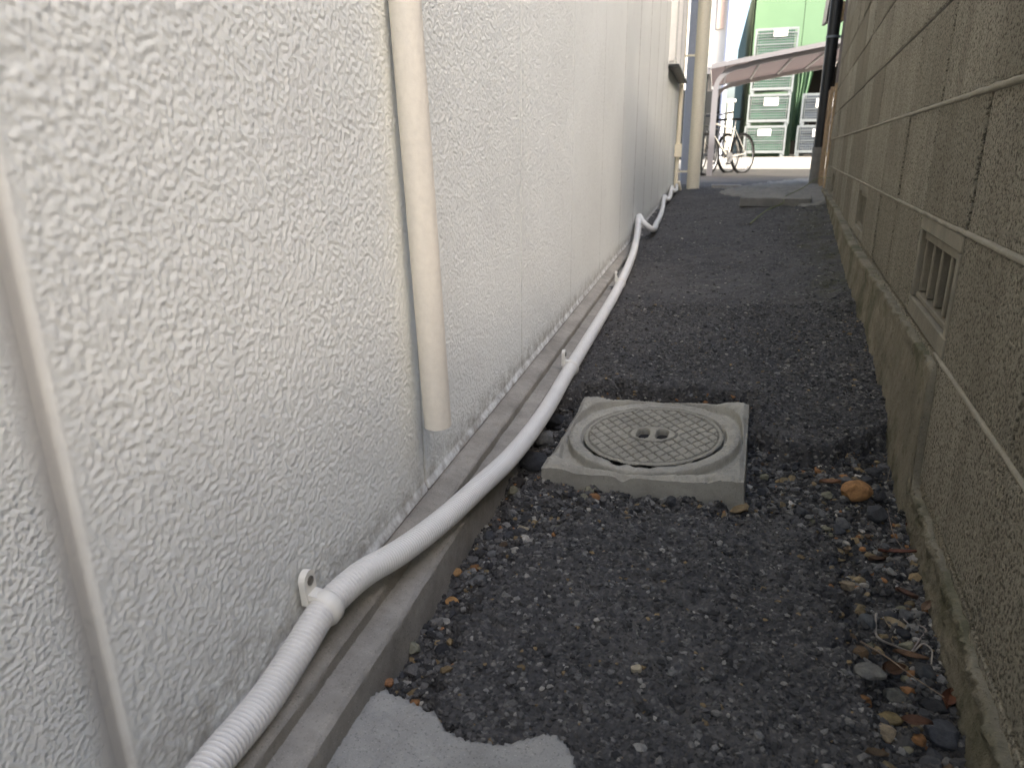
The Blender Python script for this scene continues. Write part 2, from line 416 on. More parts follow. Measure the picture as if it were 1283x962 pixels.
def in_poly(x, y, poly):
    c = np.zeros(np.shape(x), bool); n = len(poly)
    for i in range(n):
        x1, y1 = poly[i]; x2, y2 = poly[(i+1) % n]
        if y1 == y2: continue
        h = ((y1 > y) != (y2 > y)) & (x < (x2-x1)*(y-y1)/(y2-y1) + x1); c ^= h
    return c
def poly_dist(x, y, poly):
    d = np.full(np.shape(x), 1e9); n = len(poly)
    for i in range(n):
        a = np.array(poly[i]); b = np.array(poly[(i+1) % n]); ab = b - a; L = ab @ ab + 1e-12
        t = np.clip(((x-a[0])*ab[0] + (y-a[1])*ab[1])/L, 0, 1)
        d = np.minimum(d, np.hypot(x - a[0] - t*ab[0], y - a[1] - t*ab[1]))
    return np.where(in_poly(x, y, poly), d, -d)
PXnear = [(600, 1010), (560, 905), (545, 870), (560, 815), (590, 755), (620, 712), (680, 672), (745, 640), (850, 632), (925, 655), (965, 640), (1012, 642), (1040, 680), (1046, 740), (1058, 790), (1080, 850), (1098, 900), (1112, 1010)]
PXfar = [(655, 560), (690, 510), (738, 492), (940, 512), (942, 548), (985, 566), (1040, 568), (1085, 560), (1125, 545)]
P_near = [tuple(onz(*q, -.005)[:2]) for q in PXnear] + [(.3, .2), (-.2, .2)]
P_far = [tuple(onz(*q, .01)[:2]) for q in PXfar] + [(.8, 1.75), (3, 30), (-3, 30), (-3, 2.0), (-.45, 1.5)]
PXpatch = [(380, 985), (432, 905), (462, 875), (484, 867), (508, 880), (545, 898), (570, 921), (600, 932), (640, 930), (672, 921), (700, 920), (714, 928), (722, 962), (726, 1010)]
P_patch = [tuple(onz(*q, .004)[:2]) for q in PXpatch] + [(-.02, -.1), (-.09, -.26), (-.318, -.28), (-.318, .44)]
BAS_C = None
def asph(x, y):
    e = .006*T_edge(x, y) + .004*T_lump(x, y)
    return np.maximum(sm(poly_dist(x, y, P_near) + e, -.012, .012), sm(poly_dist(x, y, P_far) + e, -.014, .014))
def height(x, y, detail=True):
    x = np.asarray(x, float); y = np.asarray(y, float)
    a = asph(x, y); h = base_h(x, y)
    far = sm(y, 1.2, 1.45)
    h = h - (1-a)*(.015 + .026*far)
    dome = .010*np.exp(-((x-.02)/.22)**2 - ((y-.85)/.3)**2); h = h + a*dome
    h = h + .004*T_big(x, y)*sm(y, .3, 1.) + (.0022 + .0022*(1-a))*T_lump(x, y)
    h = h - a*.006*np.exp(-((x-.0)/.05)**2 - ((y-.68)/.03)**2)*(1+.5*T_lump(x*1.3, y*1.3))
    if detail: h = h + .0011*T_as(x, y)
    return h

# ------------------------------------------------------------------ ground
xs = np.arange(-.345, .46, .003); ys = np.arange(.18, 2.5, .003)
def lane(name, xs, ys, detail):
    X, Y = np.meshgrid(xs, ys, indexing='xy')
    Z = height(X, Y, detail)
    moss = 1.4*sm(X - (.12 + .05*Y), 0, .25)*sm(Y, 1.6, 3.0)*(1 - sm(Y, 6.2, 7.5))*(.6 + .4*T_big(X*.7, Y*.7))
    gv = 1 - asph(X, Y)
    me = grid_mesh(name, np.stack([X, Y, Z], -1), {'moss': np.clip(moss, 0, 1), 'gravel': gv})
    return tag(link(name, me, M['asphalt']), 'dark worn asphalt of the narrow alley', None, None, 'structure')
near_lane = lane('alley_asphalt', xs, ys, True)
back_lane = lane('alley_asphalt', np.arange(-.345, .46, .02), np.r_[np.arange(-2.5, .18, .02), .181], True)
far_lane = lane('alley_asphalt', np.arange(-.40, 1.42, .011), np.arange(2.497, 10.0, .011), True)
# big sheet out to the horizon, a little below the alley surface
gy = np.concatenate([np.linspace(-60, -4, 12), np.linspace(-3, 9.97, 60), np.linspace(10.0, 30, 60), np.linspace(35, 900, 20)])
gx = np.concatenate([np.linspace(-400, -12, 10), np.linspace(-10, -.5, 20), np.linspace(-.36, 1.4, 12), np.linspace(1.6, 12, 22), np.linspace(20, 400, 10)])
X, Y = np.meshgrid(gx, gy, indexing='xy'); Z = base_h(np.clip(X, -.32, None), Y) - np.where(Y < 9.98, .06, .0)
tag(link('ground', grid_mesh('ground', np.stack([X, Y, Z], -1), {'moss': 0*X, 'gravel': 0*X}), M['asphalt']), 'grey asphalt ground beyond the alley', None, None, 'structure')
# sunlit concrete road before the cages
yy = np.linspace(15.8, 22.6, 30); xx = np.linspace(-14, 30, 30); X, Y = np.meshgrid(xx, yy, indexing='xy')
tag(link('road', grid_mesh('road', np.stack([X, Y, base_h(X, Y) + .005], -1)), M['road']), 'pale concrete road before the wire cages', None, None, 'structure')
# broken concrete patch in the foreground
px_, py_ = np.meshgrid(np.arange(-.325, .03, .0035), np.arange(-.3, .66, .0035), indexing='xy')
dd = poly_dist(px_, py_, P_patch) + .0016*T_lump(px_, py_) + .0016*T_as(px_, py_)
pz = base_h(px_, py_) + .011 + .0008*T_lump(px_*.6, py_*.6) - .035*(1 - sm(dd, -.004, .001)) + .0006*T_as(px_, py_)
tag(link('concrete_patch', grid_mesh('concrete_patch', np.stack([px_, py_, pz], -1)), M['patch']), 'broken pale concrete patch meeting the asphalt', None, None, 'structure')

# ------------------------------------------------------------------ stucco building (left)
WX = -.387
bld = empty('stucco_building', (WX, 0, 0), 'white rough-stucco building along the alley with stepped concrete footing', 'building')
JO = .924
def sb(y): return .077 + .0055*y                              # stucco's lower edge
for k in range(-2, 14):
    y0, y1 = JO + .6*(k-1), JO + .6*k
    step, zf = {-1: (.02, .3), 0: (.0015, .86), 1: (.00135, .86), 2: (.0018, .98), 3: (.0027, 1.1), 4: (.0042, 1.25)}.get(k, (.03, .3))
    yv = np.linspace(y0, y1, int(round((y1-y0)/step)) + 1)
    if k == 0: yv = np.concatenate([np.linspace(y0, .1, 30)[:-1], np.arange(.1, y1, step), [y1]])
    tz = np.concatenate([np.arange(0, .05, min(step, .003)), np.arange(.05, zf, step), np.arange(zf + .05, 3.3, .25)])
    Yg, Tg = np.meshgrid(yv, tz, indexing='xy'); Zg = sb(Yg) + Tg
    jw0, jw1 = [(.012 if abs(j - (JO - .6)) < .01 else .0036) for j in (y0, y1)]
    e = np.minimum(np.clip((Yg - y0)/jw0, 0, 3), np.clip((y1 - Yg)/jw1, 0, 3))
    jm = sm(e + .22*T_st(Yg, Zg), .7, 2.0); base_m = sm(Tg, .012, .020)
    amp = jm*base_m
    n = T_st(Yg, Zg); hh = np.tanh(n*.6)
    out = (.00068 if k < 2 else .00095)*amp*hh*(step < .005)*(Tg < zf) - np.where(Yg < .62, .0042, .005 if k < 3 else .0022)*(1 - np.where((Yg < .62)*(k == 1), sm(e, .1, 2.4), sm(e, .7, 1.05))) + .005*(1 - sm(Tg, .0, .015))
    dirt = np.clip((1 - sm(Tg, .0, .07 + .06*(1 - sm(Yg, .5, .8))))*.95 + .8*(1 - sm(e, .4, 1.1))*(Yg > .62), 0, 1)
    V = np.stack([out, Yg, Zg], -1)
    fine = step < .005
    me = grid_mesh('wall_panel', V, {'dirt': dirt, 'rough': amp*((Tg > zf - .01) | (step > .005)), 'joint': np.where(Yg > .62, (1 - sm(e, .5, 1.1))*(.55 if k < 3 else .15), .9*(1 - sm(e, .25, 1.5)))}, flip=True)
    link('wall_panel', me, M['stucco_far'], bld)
YE = JO + .6*13
mb = MB(); mb.box((WX - 3.2, (YE - .87)/2, 1.62), (6.36, YE + .87, 3.4)); mb.build('wall_core', M['stucco_far'], bld)
mb = MB(); mb.box((WX - 3.2, (YE - .87)/2, 3.41), (6.46, YE + 1.0, .14)); mb.build('roof', M['roof_tile'], bld)
# stepped footing: extruded section, long strips with small wobble
def strip(name, sec, mat, y0=-.87, y1=YE, n=420, wob=.0008, seed=0):
    yv = np.linspace(y0, y1, n) if y1 - y0 > 9 else np.linspace(y0, y1, n)
    yv = np.concatenate([np.linspace(y0, .2, 12)[:-1], np.linspace(.2, 3.0, 500)[:-1], np.linspace(3.0, y1, 120)])
    # subdivide section
    pts = []
    for (a, b) in zip(sec[:-1], sec[1:]):
        L = math.hypot(b[0]-a[0], b[1]-a[1]); q = max(2, int(L/.006))
        for t in np.linspace(0, 1, q, endpoint=False): pts.append((a[0]+(b[0]-a[0])*t, a[1]+(b[1]-a[1])*t))
    pts.append(sec[-1]); pts = np.array(pts)
    X_ = np.broadcast_to(pts[:, 0][None], (len(yv), len(pts))); Z_ = np.broadcast_to(pts[:, 1][None], X_.shape) + (sb(yv) - .105*0)[:, None]
    Yb = np.broadcast_to(yv[:, None], X_.shape)
    w1 = T_lump(Yb + seed, Z_*1.0 + X_); w2 = T_as(Yb + seed, Z_ + X_)
    w0 = T_edge(Yb*.6 + seed, 0*Yb)
    V = np.stack([X_ - WX + wob*w0*.5 + .00035*w2, Yb, Z_ + wob*w0*.35 + .00035*w2 + .0002*w1], -1)
    me = grid_mesh(name, V, flip=True); me.set_sharp_from_angle(angle=radians(38)); return link(name, me, mat, bld)
strip('footing_ledge', [(WX - .02, -.0035), (WX + .004, -.004), (WX + .0335, -.012), (WX + .0365, -.016), (WX + .0355, -.034), (WX + .0325, -.0345)], M['foot'], seed=.3)
strip('footing_base', [(WX - .02, -.032), (WX + .046, -.032), (WX + .064, -.0345), (WX + .068, -.039), (WX + .071, -.20)], M['foot'], wob=.0008, seed=1.1)
# window far along the wall
wy0, wy1, wz0, wz1 = 6.22, 7.85, EYE + .60, EYE + 1.95
win = None
mb = MB()
for a, b in (((wy0, wz0), (wy1, wz0)), ((wy0, wz1), (wy1, wz1)), ((wy0, wz0), (wy0, wz1)), ((wy1, wz0), (wy1, wz1)), (((wy0+wy1)/2, wz0), ((wy0+wy1)/2, wz1))):
    mb.bar((WX + .022, *a), (WX + .022, *b), .06, .045, up=(1, 0, 0)) if a[0] == b[0] else mb.bar((WX + .022, a[0] - .02, a[1]), (WX + .022, b[0] + .02, b[1]), .046, .046)
win = mb.build('window', M['white_frame'], bld)
mb = MB(); mb.box((WX + .012, (wy0+wy1)/2, (wz0+wz1)/2), (.006, wy1-wy0-.05, wz1-wz0-.05)); mb.build('pane', M['glass'], win, org=(WX, 0, 0))
mb = MB(); mb.box((WX + .04, (wy0+wy1)/2, wz0 - .035), (.085, wy1-wy0+.1, .022), b=.004); mb.build('sill', M['black'], win, org=(WX, 0, 0))

# near vertical drain pipe, cut off above the footing
zz = np.r_[np.linspace(.198, .80, 24), np.linspace(.9, 3.2, 12)]
ppx = lambda z: WX + np.interp(z, [.198, .74, .80], [.0335, .0235, .0235]); ppy = lambda z: np.interp(z, [.198, .76, .80], [.901, .880, .880])
dp = empty('drain_pipe', (float(ppx(.2)), float(ppy(.2)), .198), 'slim cream drain pipe ending just above the stepped footing', 'pipe')
ptsp = [(float(ppx(z)), float(ppy(z)), float(z)) for z in zz]
mb = MB(); mb.tube(ptsp, .0195, 28, cap=False)
mb.tube([ptsp[0], (ptsp[0][0], ptsp[0][1], ptsp[0][2] + .06)], .0172, 28, cap=False)
inner = len(zz)*28
mb.f += [(j, (j+1) % 28, inner + (j+1) % 28, inner + j) for j in range(28)]
mb.build('pipe_wall', M['pipe_near'], dp, smooth=True)
for z in (1.6, 2.8):
    mb = MB(); xb, yb = float(ppx(z)), float(ppy(z))
    mb.tube([(xb, yb, z - .011), (xb, yb, z + .011)], .022, 24); mb.box((WX + .004, yb, z), (.02, .07, .02)); mb.build('bracket', M['pipe_near'], dp)

# ------------------------------------------------------------------ corrugated drain hose
HR = .0165
HP = [(60, 1300, -.364), (205, 1045, -.364), (262, 962, -.364), (330, 880, -.364), (375, 812, -.364), (405, 765, -.363), (450, 722, -.355), (500, 692, -.342), (550, 655, -.327), (600, 610, -.311),
      (640, 572, -.300), (680, 520, -.297), (712, 466, -.298), (740, 420, -.297), (775, 360, -.298), (793, 318, -.312), (799, 290, -.345), (801, 271, -.366), (806, 279, -.335), (814, 286, -.300), (823, 279, -.298), (830, 262, -.325),
      (833, 246, -.366), (836, 250, -.335), (838, 249, -.325), (840.5, 241, -.335), (842, 234, -.366), (844, 239, -.325), (846.5, 239, -.315), (848, 231, -.350)]
hp = [onx(px, py, x) for px, py, x in HP]
def catmull(P_, per):
    out = []; P_ = [2*P_[0]-P_[1]] + list(P_) + [2*P_[-1]-P_[-2]]
    for i in range(1, len(P_)-2):
        p0, p1, p2, p3 = P_[i-1:i+3]
        d1 = sqrt(np.linalg.norm(p1-p0)); d2 = sqrt(np.linalg.norm(p2-p1)); d3 = sqrt(np.linalg.norm(p3-p2))
        m1 = (p1-p0)/d1 - (p2-p0)/(d1+d2) + (p2-p1)/d2; m2 = (p2-p1)/d2 - (p3-p1)/(d2+d3) + (p3-p2)/d3
        m1 *= d2; m2 *= d2
        for t in np.linspace(0, 1, per, endpoint=False):
            out.append((2*t**3-3*t**2+1)*p1 + (t**3-2*t**2+t)*m1 + (-2*t**3+3*t**2)*p2 + (t**3-t**2)*m2)
    out.append(P_[-2]); return np.array(out)
hc = catmull(hp, 40); sl = np.r_[0, np.cumsum(np.linalg.norm(np.diff(hc, axis=0), axis=1))]
def hose_at(s): return np.array([np.interp(s, sl, hc[:, i]) for i in range(3)])
s_end = sl[np.argmax(hc[:, 1] > 2.7)]
pitch = .0049; path = []; rad = []
for s0 in np.arange(0, s_end, pitch):
    for q, rr_ in ((0, HR), (.42, HR), (.56, HR - .0032), (.86, HR - .0032)): path.append(hose_at(s0 + q*pitch)); rad.append(rr_)
for s0 in np.arange(s_end + .01, sl[-1], .02): path.append(hose_at(s0)); rad.append(HR - .0004)
hose = MB(); hose.tube(path, rad, 18)
h0 = hose_at(0)
hob = hose.build('drain_hose', M['hose']); hob.data.polygons.foreach_set('use_smooth', np.ones(len(hob.data.polygons), bool))
tag(hob, 'long white corrugated drain hose running along the foot of the stucco wall', 'hose')
def clamp(px, py, x, label, on_face=False):
    c = onx(px, py, x); i = np.argmin(np.linalg.norm(hc - c, axis=1)); c = hc[i]; t = _n(hc[min(i+3, len(hc)-1)] - hc[i-3])
    root = empty('hose_clamp', tuple(c), label, 'clamp', 'plastic clamps along the hose')
    mb = MB(); w_ = .007
    mb.tube([c - t*w_*1.35, c - t*w_, c - t*w_*.6, c + t*w_*.6, c + t*w_, c + t*w_*1.35], [HR+.0003, HR+.0022, HR+.0034, HR+.0034, HR+.0022, HR+.0003], 24, cap=False); mb.build('strap', M['clamp'], root, smooth=True)
    # upright lug against the wall
    xw = -.387 + .004 if not on_face else -.3185
    up = _n(np.array([0, -t[2], t[1]])); up = up if up[2] > 0 else -up
    lc = np.array([xw + .0035, c[1], c[2]]) + up*(HR + .013)
    mb = MB(); n = 20; L = .012
    sec = [(cos(a)*.0105, L*.45 + sin(a)*.0105) for a in np.linspace(0, pi, 11)] + [(-.0105, -.022), (.0105, -.022)]
    vs_ = []
    tf = _n(np.array([0, t[1], t[2]]))
    for xo in (-.004, .0035):
        for (a, b) in sec: vs_.append(lc + np.array([xo, 0, 0]) + tf*a + up*b)
    m_ = len(sec); fs_ = [tuple(range(m_)), tuple(range(m_, 2*m_))] + [(q, (q+1) % m_, m_ + (q+1) % m_, m_ + q) for q in range(m_)]
    mb.add(vs_, fs_)
    s0 = lc + up*(-.012); mb.bar(s0, np.array([c[0], s0[1], s0[2]]) - up*.003, .016, .006, up=(0, 0, 1))
    lug = mb.build('lug', M['clamp'], root)
    mb = MB(); sc = lc + up*(L*.35); mb.tube([sc + np.array([.002, 0, 0]), sc + np.array([.0052, 0, 0]), sc + np.array([.0062, 0, 0])], [.0052, .0052, .003], 14); mb.build('screw', M['screw'], lug, org=tuple(c))
clamp(408, 762, -.363, 'cream plastic clamp screwed to the stucco where the hose leaves the wall')
clamp(715, 460, -.298, 'small cream clamp holding the hose on the footing beside the concrete basin', True)
clamp(777, 352, -.300, 'tiny clamp holding the hose on the footing before its first raised loop', True)

# ------------------------------------------------------------------ block wall (right)
org = rn2*RB
bw = empty('block_wall', (org[0], org[1], 0), 'weathered brown-grey concrete block wall with slotted vent blocks and rough skirt', 'wall', None, -RANG, RTILT)
# local frame: x into the wall, y along it, z up
rows = [-.13, .066, .263, .4625, .662, .851, 1.038, 1.224, 1.41, 1.6, 1.79]
def yc(k): return 1.237 + .4*k

bmesh_cache = {}
def block_mesh(w_, h_):
    key = (round(w_, 4), round(h_, 4))
    if key not in bmesh_cache:
        q = MB(); q.box((.02, 0, 0), (.04, w_, h_), b=.0022)
        me = bpy.data.meshes.new('block'); me.from_pydata(q.v, [], q.f); me.update()
        bm = bmesh.new(); bm.from_mesh(me); bmesh.ops.recalc_face_normals(bm, faces=bm.faces); bm.to_mesh(me); bm.free(); me.materials.append(M['block'])
        bmesh_cache[key] = me
    return bmesh_cache[key]
vents = {(2, 0), (2, 4), (2, 10)}
for r in range(len(rows)-1):
    z0, z1 = rows[r] + .004, rows[r+1] - .004
    ka = -6 if r < 6 else 4
    cuts = [yc(ka)] + [q for (r2, k2) in sorted(vents) if r2 == r for q in (yc(k2) + .02, yc(k2+1) - .02)] + [6.70]
    for ca, cb in zip(cuts[::2], cuts[1::2]):
        mb = MB(); mb.box((.067, (ca+cb)/2, (rows[r]+rows[r+1])/2), (.116, cb-ca, rows[r+1]-rows[r])); mb.build('mortar_bed', M['mortar_dark'], bw, org=(0, 0, 0))
    for k in range(-6, 14):
        if (r, k) in vents or k < ka: continue
        y0, y1 = yc(k) + .0042, yc(k+1) - .0042
        if k == 13: y1 = 6.72
        o = bpy.data.objects.new('block', block_mesh(y1-y0, z1-z0)); col.objects.link(o); o.parent = bw
        o.location = (random.gauss(.0005, .0011), (y0+y1)/2, (z0+z1)/2); o.rotation_euler = (random.gauss(0, .002), 0, random.gauss(0, .0025))
def joint(z, h, prou, mat, ya=-1.15, yb=6.7, name='mortar_joint', seed=0):
    yv = np.arange(ya, yb, .012); n = 7; th = np.linspace(-1, 1, n)
    Yb, Tb = np.meshgrid(yv, th, indexing='ij')
    wb = T_lump(Yb + seed, Tb*.02 + seed)
    X_ = .006 - (prou + .006)*np.sqrt(np.clip(1 - np.abs(Tb)**3, 0, 1)) - .0003*wb; Z_ = z + Tb*h/2*(1 + .06*T_edge(Yb + seed, Tb*.01)) + .0005*T_edge(Yb*.5 + seed, 0*Yb)
    link(name, grid_mesh(name, np.stack([X_, Yb, Z_], -1), flip=False), mat, bw)
joint(rows[3], .010, .0012, M['mortar'], seed=.2); joint(rows[4], .012, .0022, M['mortar'], seed=.9)
joint(rows[2], .011, .0015, M['mortar'], ya=-1.15, yb=1.3, seed=1.7)
joint(rows[5], .008, -.001, M['mortar_dark'], seed=2.7); joint(rows[6], .008, -.001, M['mortar_dark'], seed=3.3)
for (r, k) in sorted(vents):
    z0, z1 = rows[r] + .004, rows[r+1] - .004; y0, y1 = yc(k) + .003, yc(k+1) - .003; H_ = z1 - z0; W_ = y1 - y0
    mb = MB()
    fz, fy = .026, .022
    mb.box((.02, (y0+y1)/2, z1 - fz/2), (.04, W_, fz), b=.002); mb.box((.02, (y0+y1)/2, z0 + .034/2), (.04, W_, .034), b=.002)
    mb.box((.02, y0 + fy/2, (z0+z1)/2 + .004), (.04, fy, H_ - fz - .036), b=.002); mb.box((.02, y1 - fy/2, (z0+z1)/2 + .004), (.04, fy, H_ - fz - .036), b=.002)
    # inner slightly recessed surround
    iy0, iy1, iz0, iz1 = y0 + fy, y1 - fy, z0 + .034, z1 - fz
    mb.box((.024, (iy0+iy1)/2, iz1 - .009), (.032, iy1-iy0, .017), b=.0015); mb.box((.024, (iy0+iy1)/2, iz0 + .006), (.032, iy1-iy0, .011), b=.0015)
    vb = mb.build('vent_block', M['vent'], bw, org=(0, 0, 0)); 
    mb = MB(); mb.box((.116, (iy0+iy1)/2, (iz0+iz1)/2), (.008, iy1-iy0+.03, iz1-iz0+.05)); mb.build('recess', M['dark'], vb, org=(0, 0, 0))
    nb = 5; bwid = .016
    sl_w = ((iy1-iy0) - nb*bwid)/(nb-1)
    for q in range(nb):
        yb = iy0 + bwid/2 + q*(bwid + sl_w)
        mb = MB(); mb.box((.018, yb, (iz0+iz1)/2), (.014, bwid, iz1-iz0-.026), b=.002); mb.build('bar', M['vent'], vb, org=(0, 0, 0))
# rough concrete skirt at the foot
yv = np.concatenate([np.arange(-1.16, .3, .03), np.arange(.3, 2.6, .006), np.arange(2.6, 6.72, .015)])
sv = np.linspace(0, 1, 40)
Yb, Sb = np.meshgrid(yv, sv, indexing='ij')
step = sm(Yb + .01*T_edge(Yb, 0*Yb), 1.215, 1.285)
ztop = .052 + (.253 - .052)*step + .0022*T_edge(Yb, Yb*0 + .3) + .0012*T_lump(Yb, Yb*0 + .7) + .03*sm(Yb, 3.0, 4.6)
zbot = -.16
prot = .006 + .014*(1 - sm(Yb, .2, .9)) + .020*sm(Yb, 1.3, 3.0)
Zs = ztop + (zbot - ztop)*np.clip((Sb - .12)/.88, 0, 1) + .0
lead = np.sin(np.clip(Sb/.12, 0, 1)*pi/2)
depthf = np.clip((ztop - Zs)/.25, 0, 1)
Xs = .008 - lead*(prot + .008) - depthf*.012 - .0006*T_lump(Yb, Zs)*lead - .0013*T_as(Yb, Zs)*lead - .0035*np.exp(-((ztop-Zs-.008)/.008)**2)*(1 + .5*T_as(Yb, Zs))*lead
Zs = Zs - (1-lead)*0
link('skirt', grid_mesh('skirt', np.stack([Xs, Yb, Zs], -1), flip=False), M['skirt'], bw)

# ------------------------------------------------------------------ concrete basin and its lid
# pose fitted to its four corners: leans up towards the block wall
Bm = Matrix.Translation((-.0769, 1.3624, .0263)) @ (Matrix.Rotation(-.0634, 4, 'Z') @ Matrix.Rotation(-.0621, 4, 'Y') @ Matrix.Rotation(.0481, 4, 'X'))
cen = np.array(Bm.translation); ex = np.array(Bm.col[0][:3]); ey = np.array(Bm.col[1][:3]); ez = np.array(Bm.col[2][:3])
HS = .180; RL = .137
gn = 230; g1 = np.linspace(-HS, HS, gn); U, V_ = np.meshgrid(g1, g1, indexing='xy'); Rr = np.hypot(U, V_)
def basin_h(U, V_):
    Rr = np.hypot(U, V_); au, av = np.abs(U), np.abs(V_)
    mn = np.minimum(au, av); mxx = np.maximum(au, av)
    h = np.zeros_like(U)
    ab = (HS - au)*(HS - av)
    valley = sm(Rr, .1660, .1690)*sm(ab, .0012, .0014)
    h -= .0165*valley
    h += .0025*np.exp(-((ab - .0010)/.0004)**2)*sm(Rr, .165, .19)
    h += .0075*(1 - sm(ab, .0007, .0013))*sm(mn, .105, .145)
    edge = HS - mxx; h -= .006*(1 - sm(edge, -.0005, .010))
    h -= .012*(1 - sm(np.abs(Rr - RL - .003), .0012, .0032))*(Rr < .2)           # joint round the lid
    h += .003*np.exp(-((Rr - .158)/.007)**2)
    h = np.where(Rr < RL + .0005, -.03, h)
    h += .0005*T_as(U*1.0, V_) + .0006*T_lump(U, V_)
    chip = np.exp(-(((U + .045)/.010)**2 + ((V_ + .135)/.007)**2)) + .8*np.exp(-(((U - .0)/.014)**2 + ((V_ + .142)/.005)**2)) + .7*np.exp(-(((U-.128)/.007)**2 + ((V_ - .06)/.007)**2)) + .9*np.exp(-(((U-.178)/.006)**2 + ((V_ - .10)/.008)**2)) + .8*np.exp(-(((U+.03)/.010)**2 + ((V_ + .178)/.005)**2)) + .6*np.exp(-(((U-.12)/.006)**2 + ((V_ + .172)/.004)**2))
    h -= .010*np.clip(chip*1.6 + .15*T_as(U, V_)*chip, 0, 1)
    return h
Hh = basin_h(U, V_)
basin = empty('drain_basin', tuple(cen - ez*.05), 'square grey concrete drain basin set crooked in broken asphalt', 'drain basin')
basin.rotation_euler = Bm.to_euler()
def loc(me_verts): return me_verts
me = grid_mesh('frame_top', np.stack([U, V_, Hh + .05], -1)); link('frame_top', me, M['basin'], basin)
# sides with a slight batter
tt = np.linspace(0, 1, 9); per = []
pts_ = [(-HS, -HS), (HS, -HS), (HS, HS), (-HS, HS)]
ring = []
for a, b in zip(pts_, pts_[1:] + pts_[:1]):
    L = math.hypot(b[0]-a[0], b[1]-a[1]); q = max(1, int(L/.006))
    for t in np.linspace(0, 1, q, endpoint=False): ring.append((a[0] + (b[0]-a[0])*t, a[1] + (b[1]-a[1])*t))
ring.append(ring[0]); ring = np.array(ring)
Rg = np.repeat(ring[None], 9, 0); Zg = (.0502 + basin_h(ring[:, 0], ring[:, 1]))[None] - (.12*tt)[:, None]
wig = 1.001 + .0012*T_lump(Rg[..., 0] + Rg[..., 1], Zg)*tt[:, None]
Vs = np.stack([Rg[..., 0]*(1.0 + .02*tt[:, None])*wig, Rg[..., 1]*(1.0 + .02*tt[:, None])*wig, Zg], -1)
link('frame_side', grid_mesh('frame_side', Vs, flip=True), M['basin'], basin)
# lid: clipped fine grid with diamond grooves and two grip holes
lidg = np.arange(-RL, RL + 1e-6, .00125); U, V_ = np.meshgrid(lidg, lidg, indexing='xy'); Rr = np.hypot(U, V_)
sA = (V_*cos(radians(52)) + U*sin(radians(52)))/.0205; sB = (V_*cos(radians(52)) - U*sin(radians(52)))/.0205
gro = np.maximum(1 - sm(np.abs(sA - np.round(sA)), .05, .12), 1 - sm(np.abs(sB - np.round(sB)), .05, .12))
face = (1 - sm(Rr, RL - .012, RL - .009))
ov = (U/.047)**2 + (V_/.037)**2; boss = 1 - sm(ov, .85, 1.15)
Hl = .001 - .0032*gro*face*(1 - boss) - .0015*(1 - sm(np.abs(Rr - RL + .010), .0008, .002)) - .0015*(1 - sm(np.abs(ov - 1), .06, .16)) + .0012*boss
hole = (1 - sm((np.abs(np.abs(U) - .0185)/.0128)**3 + (np.abs(V_)/.024)**3, .7, 1.1))*(np.abs(U) > .005)
Hl = Hl - .014*hole + .0004*T_as(U + .3, V_) + .0004*T_lump(U, V_ + .2) - .003*np.clip(T_lump(U*1.7 + .5, V_*1.7) - 2.0, 0, 1)
Hl = Hl - .003*sm(Rr, RL - .003, RL)
lid = empty('basin_lid', tuple(cen), 'round concrete lid with diamond grooves and two grip slots on the basin', 'drain lid'); lid.rotation_euler = Bm.to_euler()
keep = Rr <= RL; idx = -np.ones(U.shape, int); idx[keep] = np.arange(keep.sum())
i4 = np.stack([idx[:-1, :-1], idx[:-1, 1:], idx[1:, 1:], idx[1:, :-1]], -1).reshape(-1, 4); i4 = i4[(i4 >= 0).all(1)]
me = np_mesh(bpy.data.meshes.new('lid_plate'), np.stack([U, V_, Hl], -1)[keep], i4, {'recess_tone': np.clip(gro*face*(1-boss) + (1 - sm(np.abs(Rr - RL + .010), .0008, .003)) + hole + (1 - sm(np.abs(ov - 1), .06, .2)), 0, 1)[keep]}); link('lid_plate', me, M['lid'], lid)  # grooves, rim line and grip slots mixed darker
mb = MB()
for sx in (-1, 1): mb.box((sx*.0185, 0, -.0115), (.022, .042, .002))
mb.build('grip_slot', M['dark'], lid, org=(0, 0, 0)); mb = None

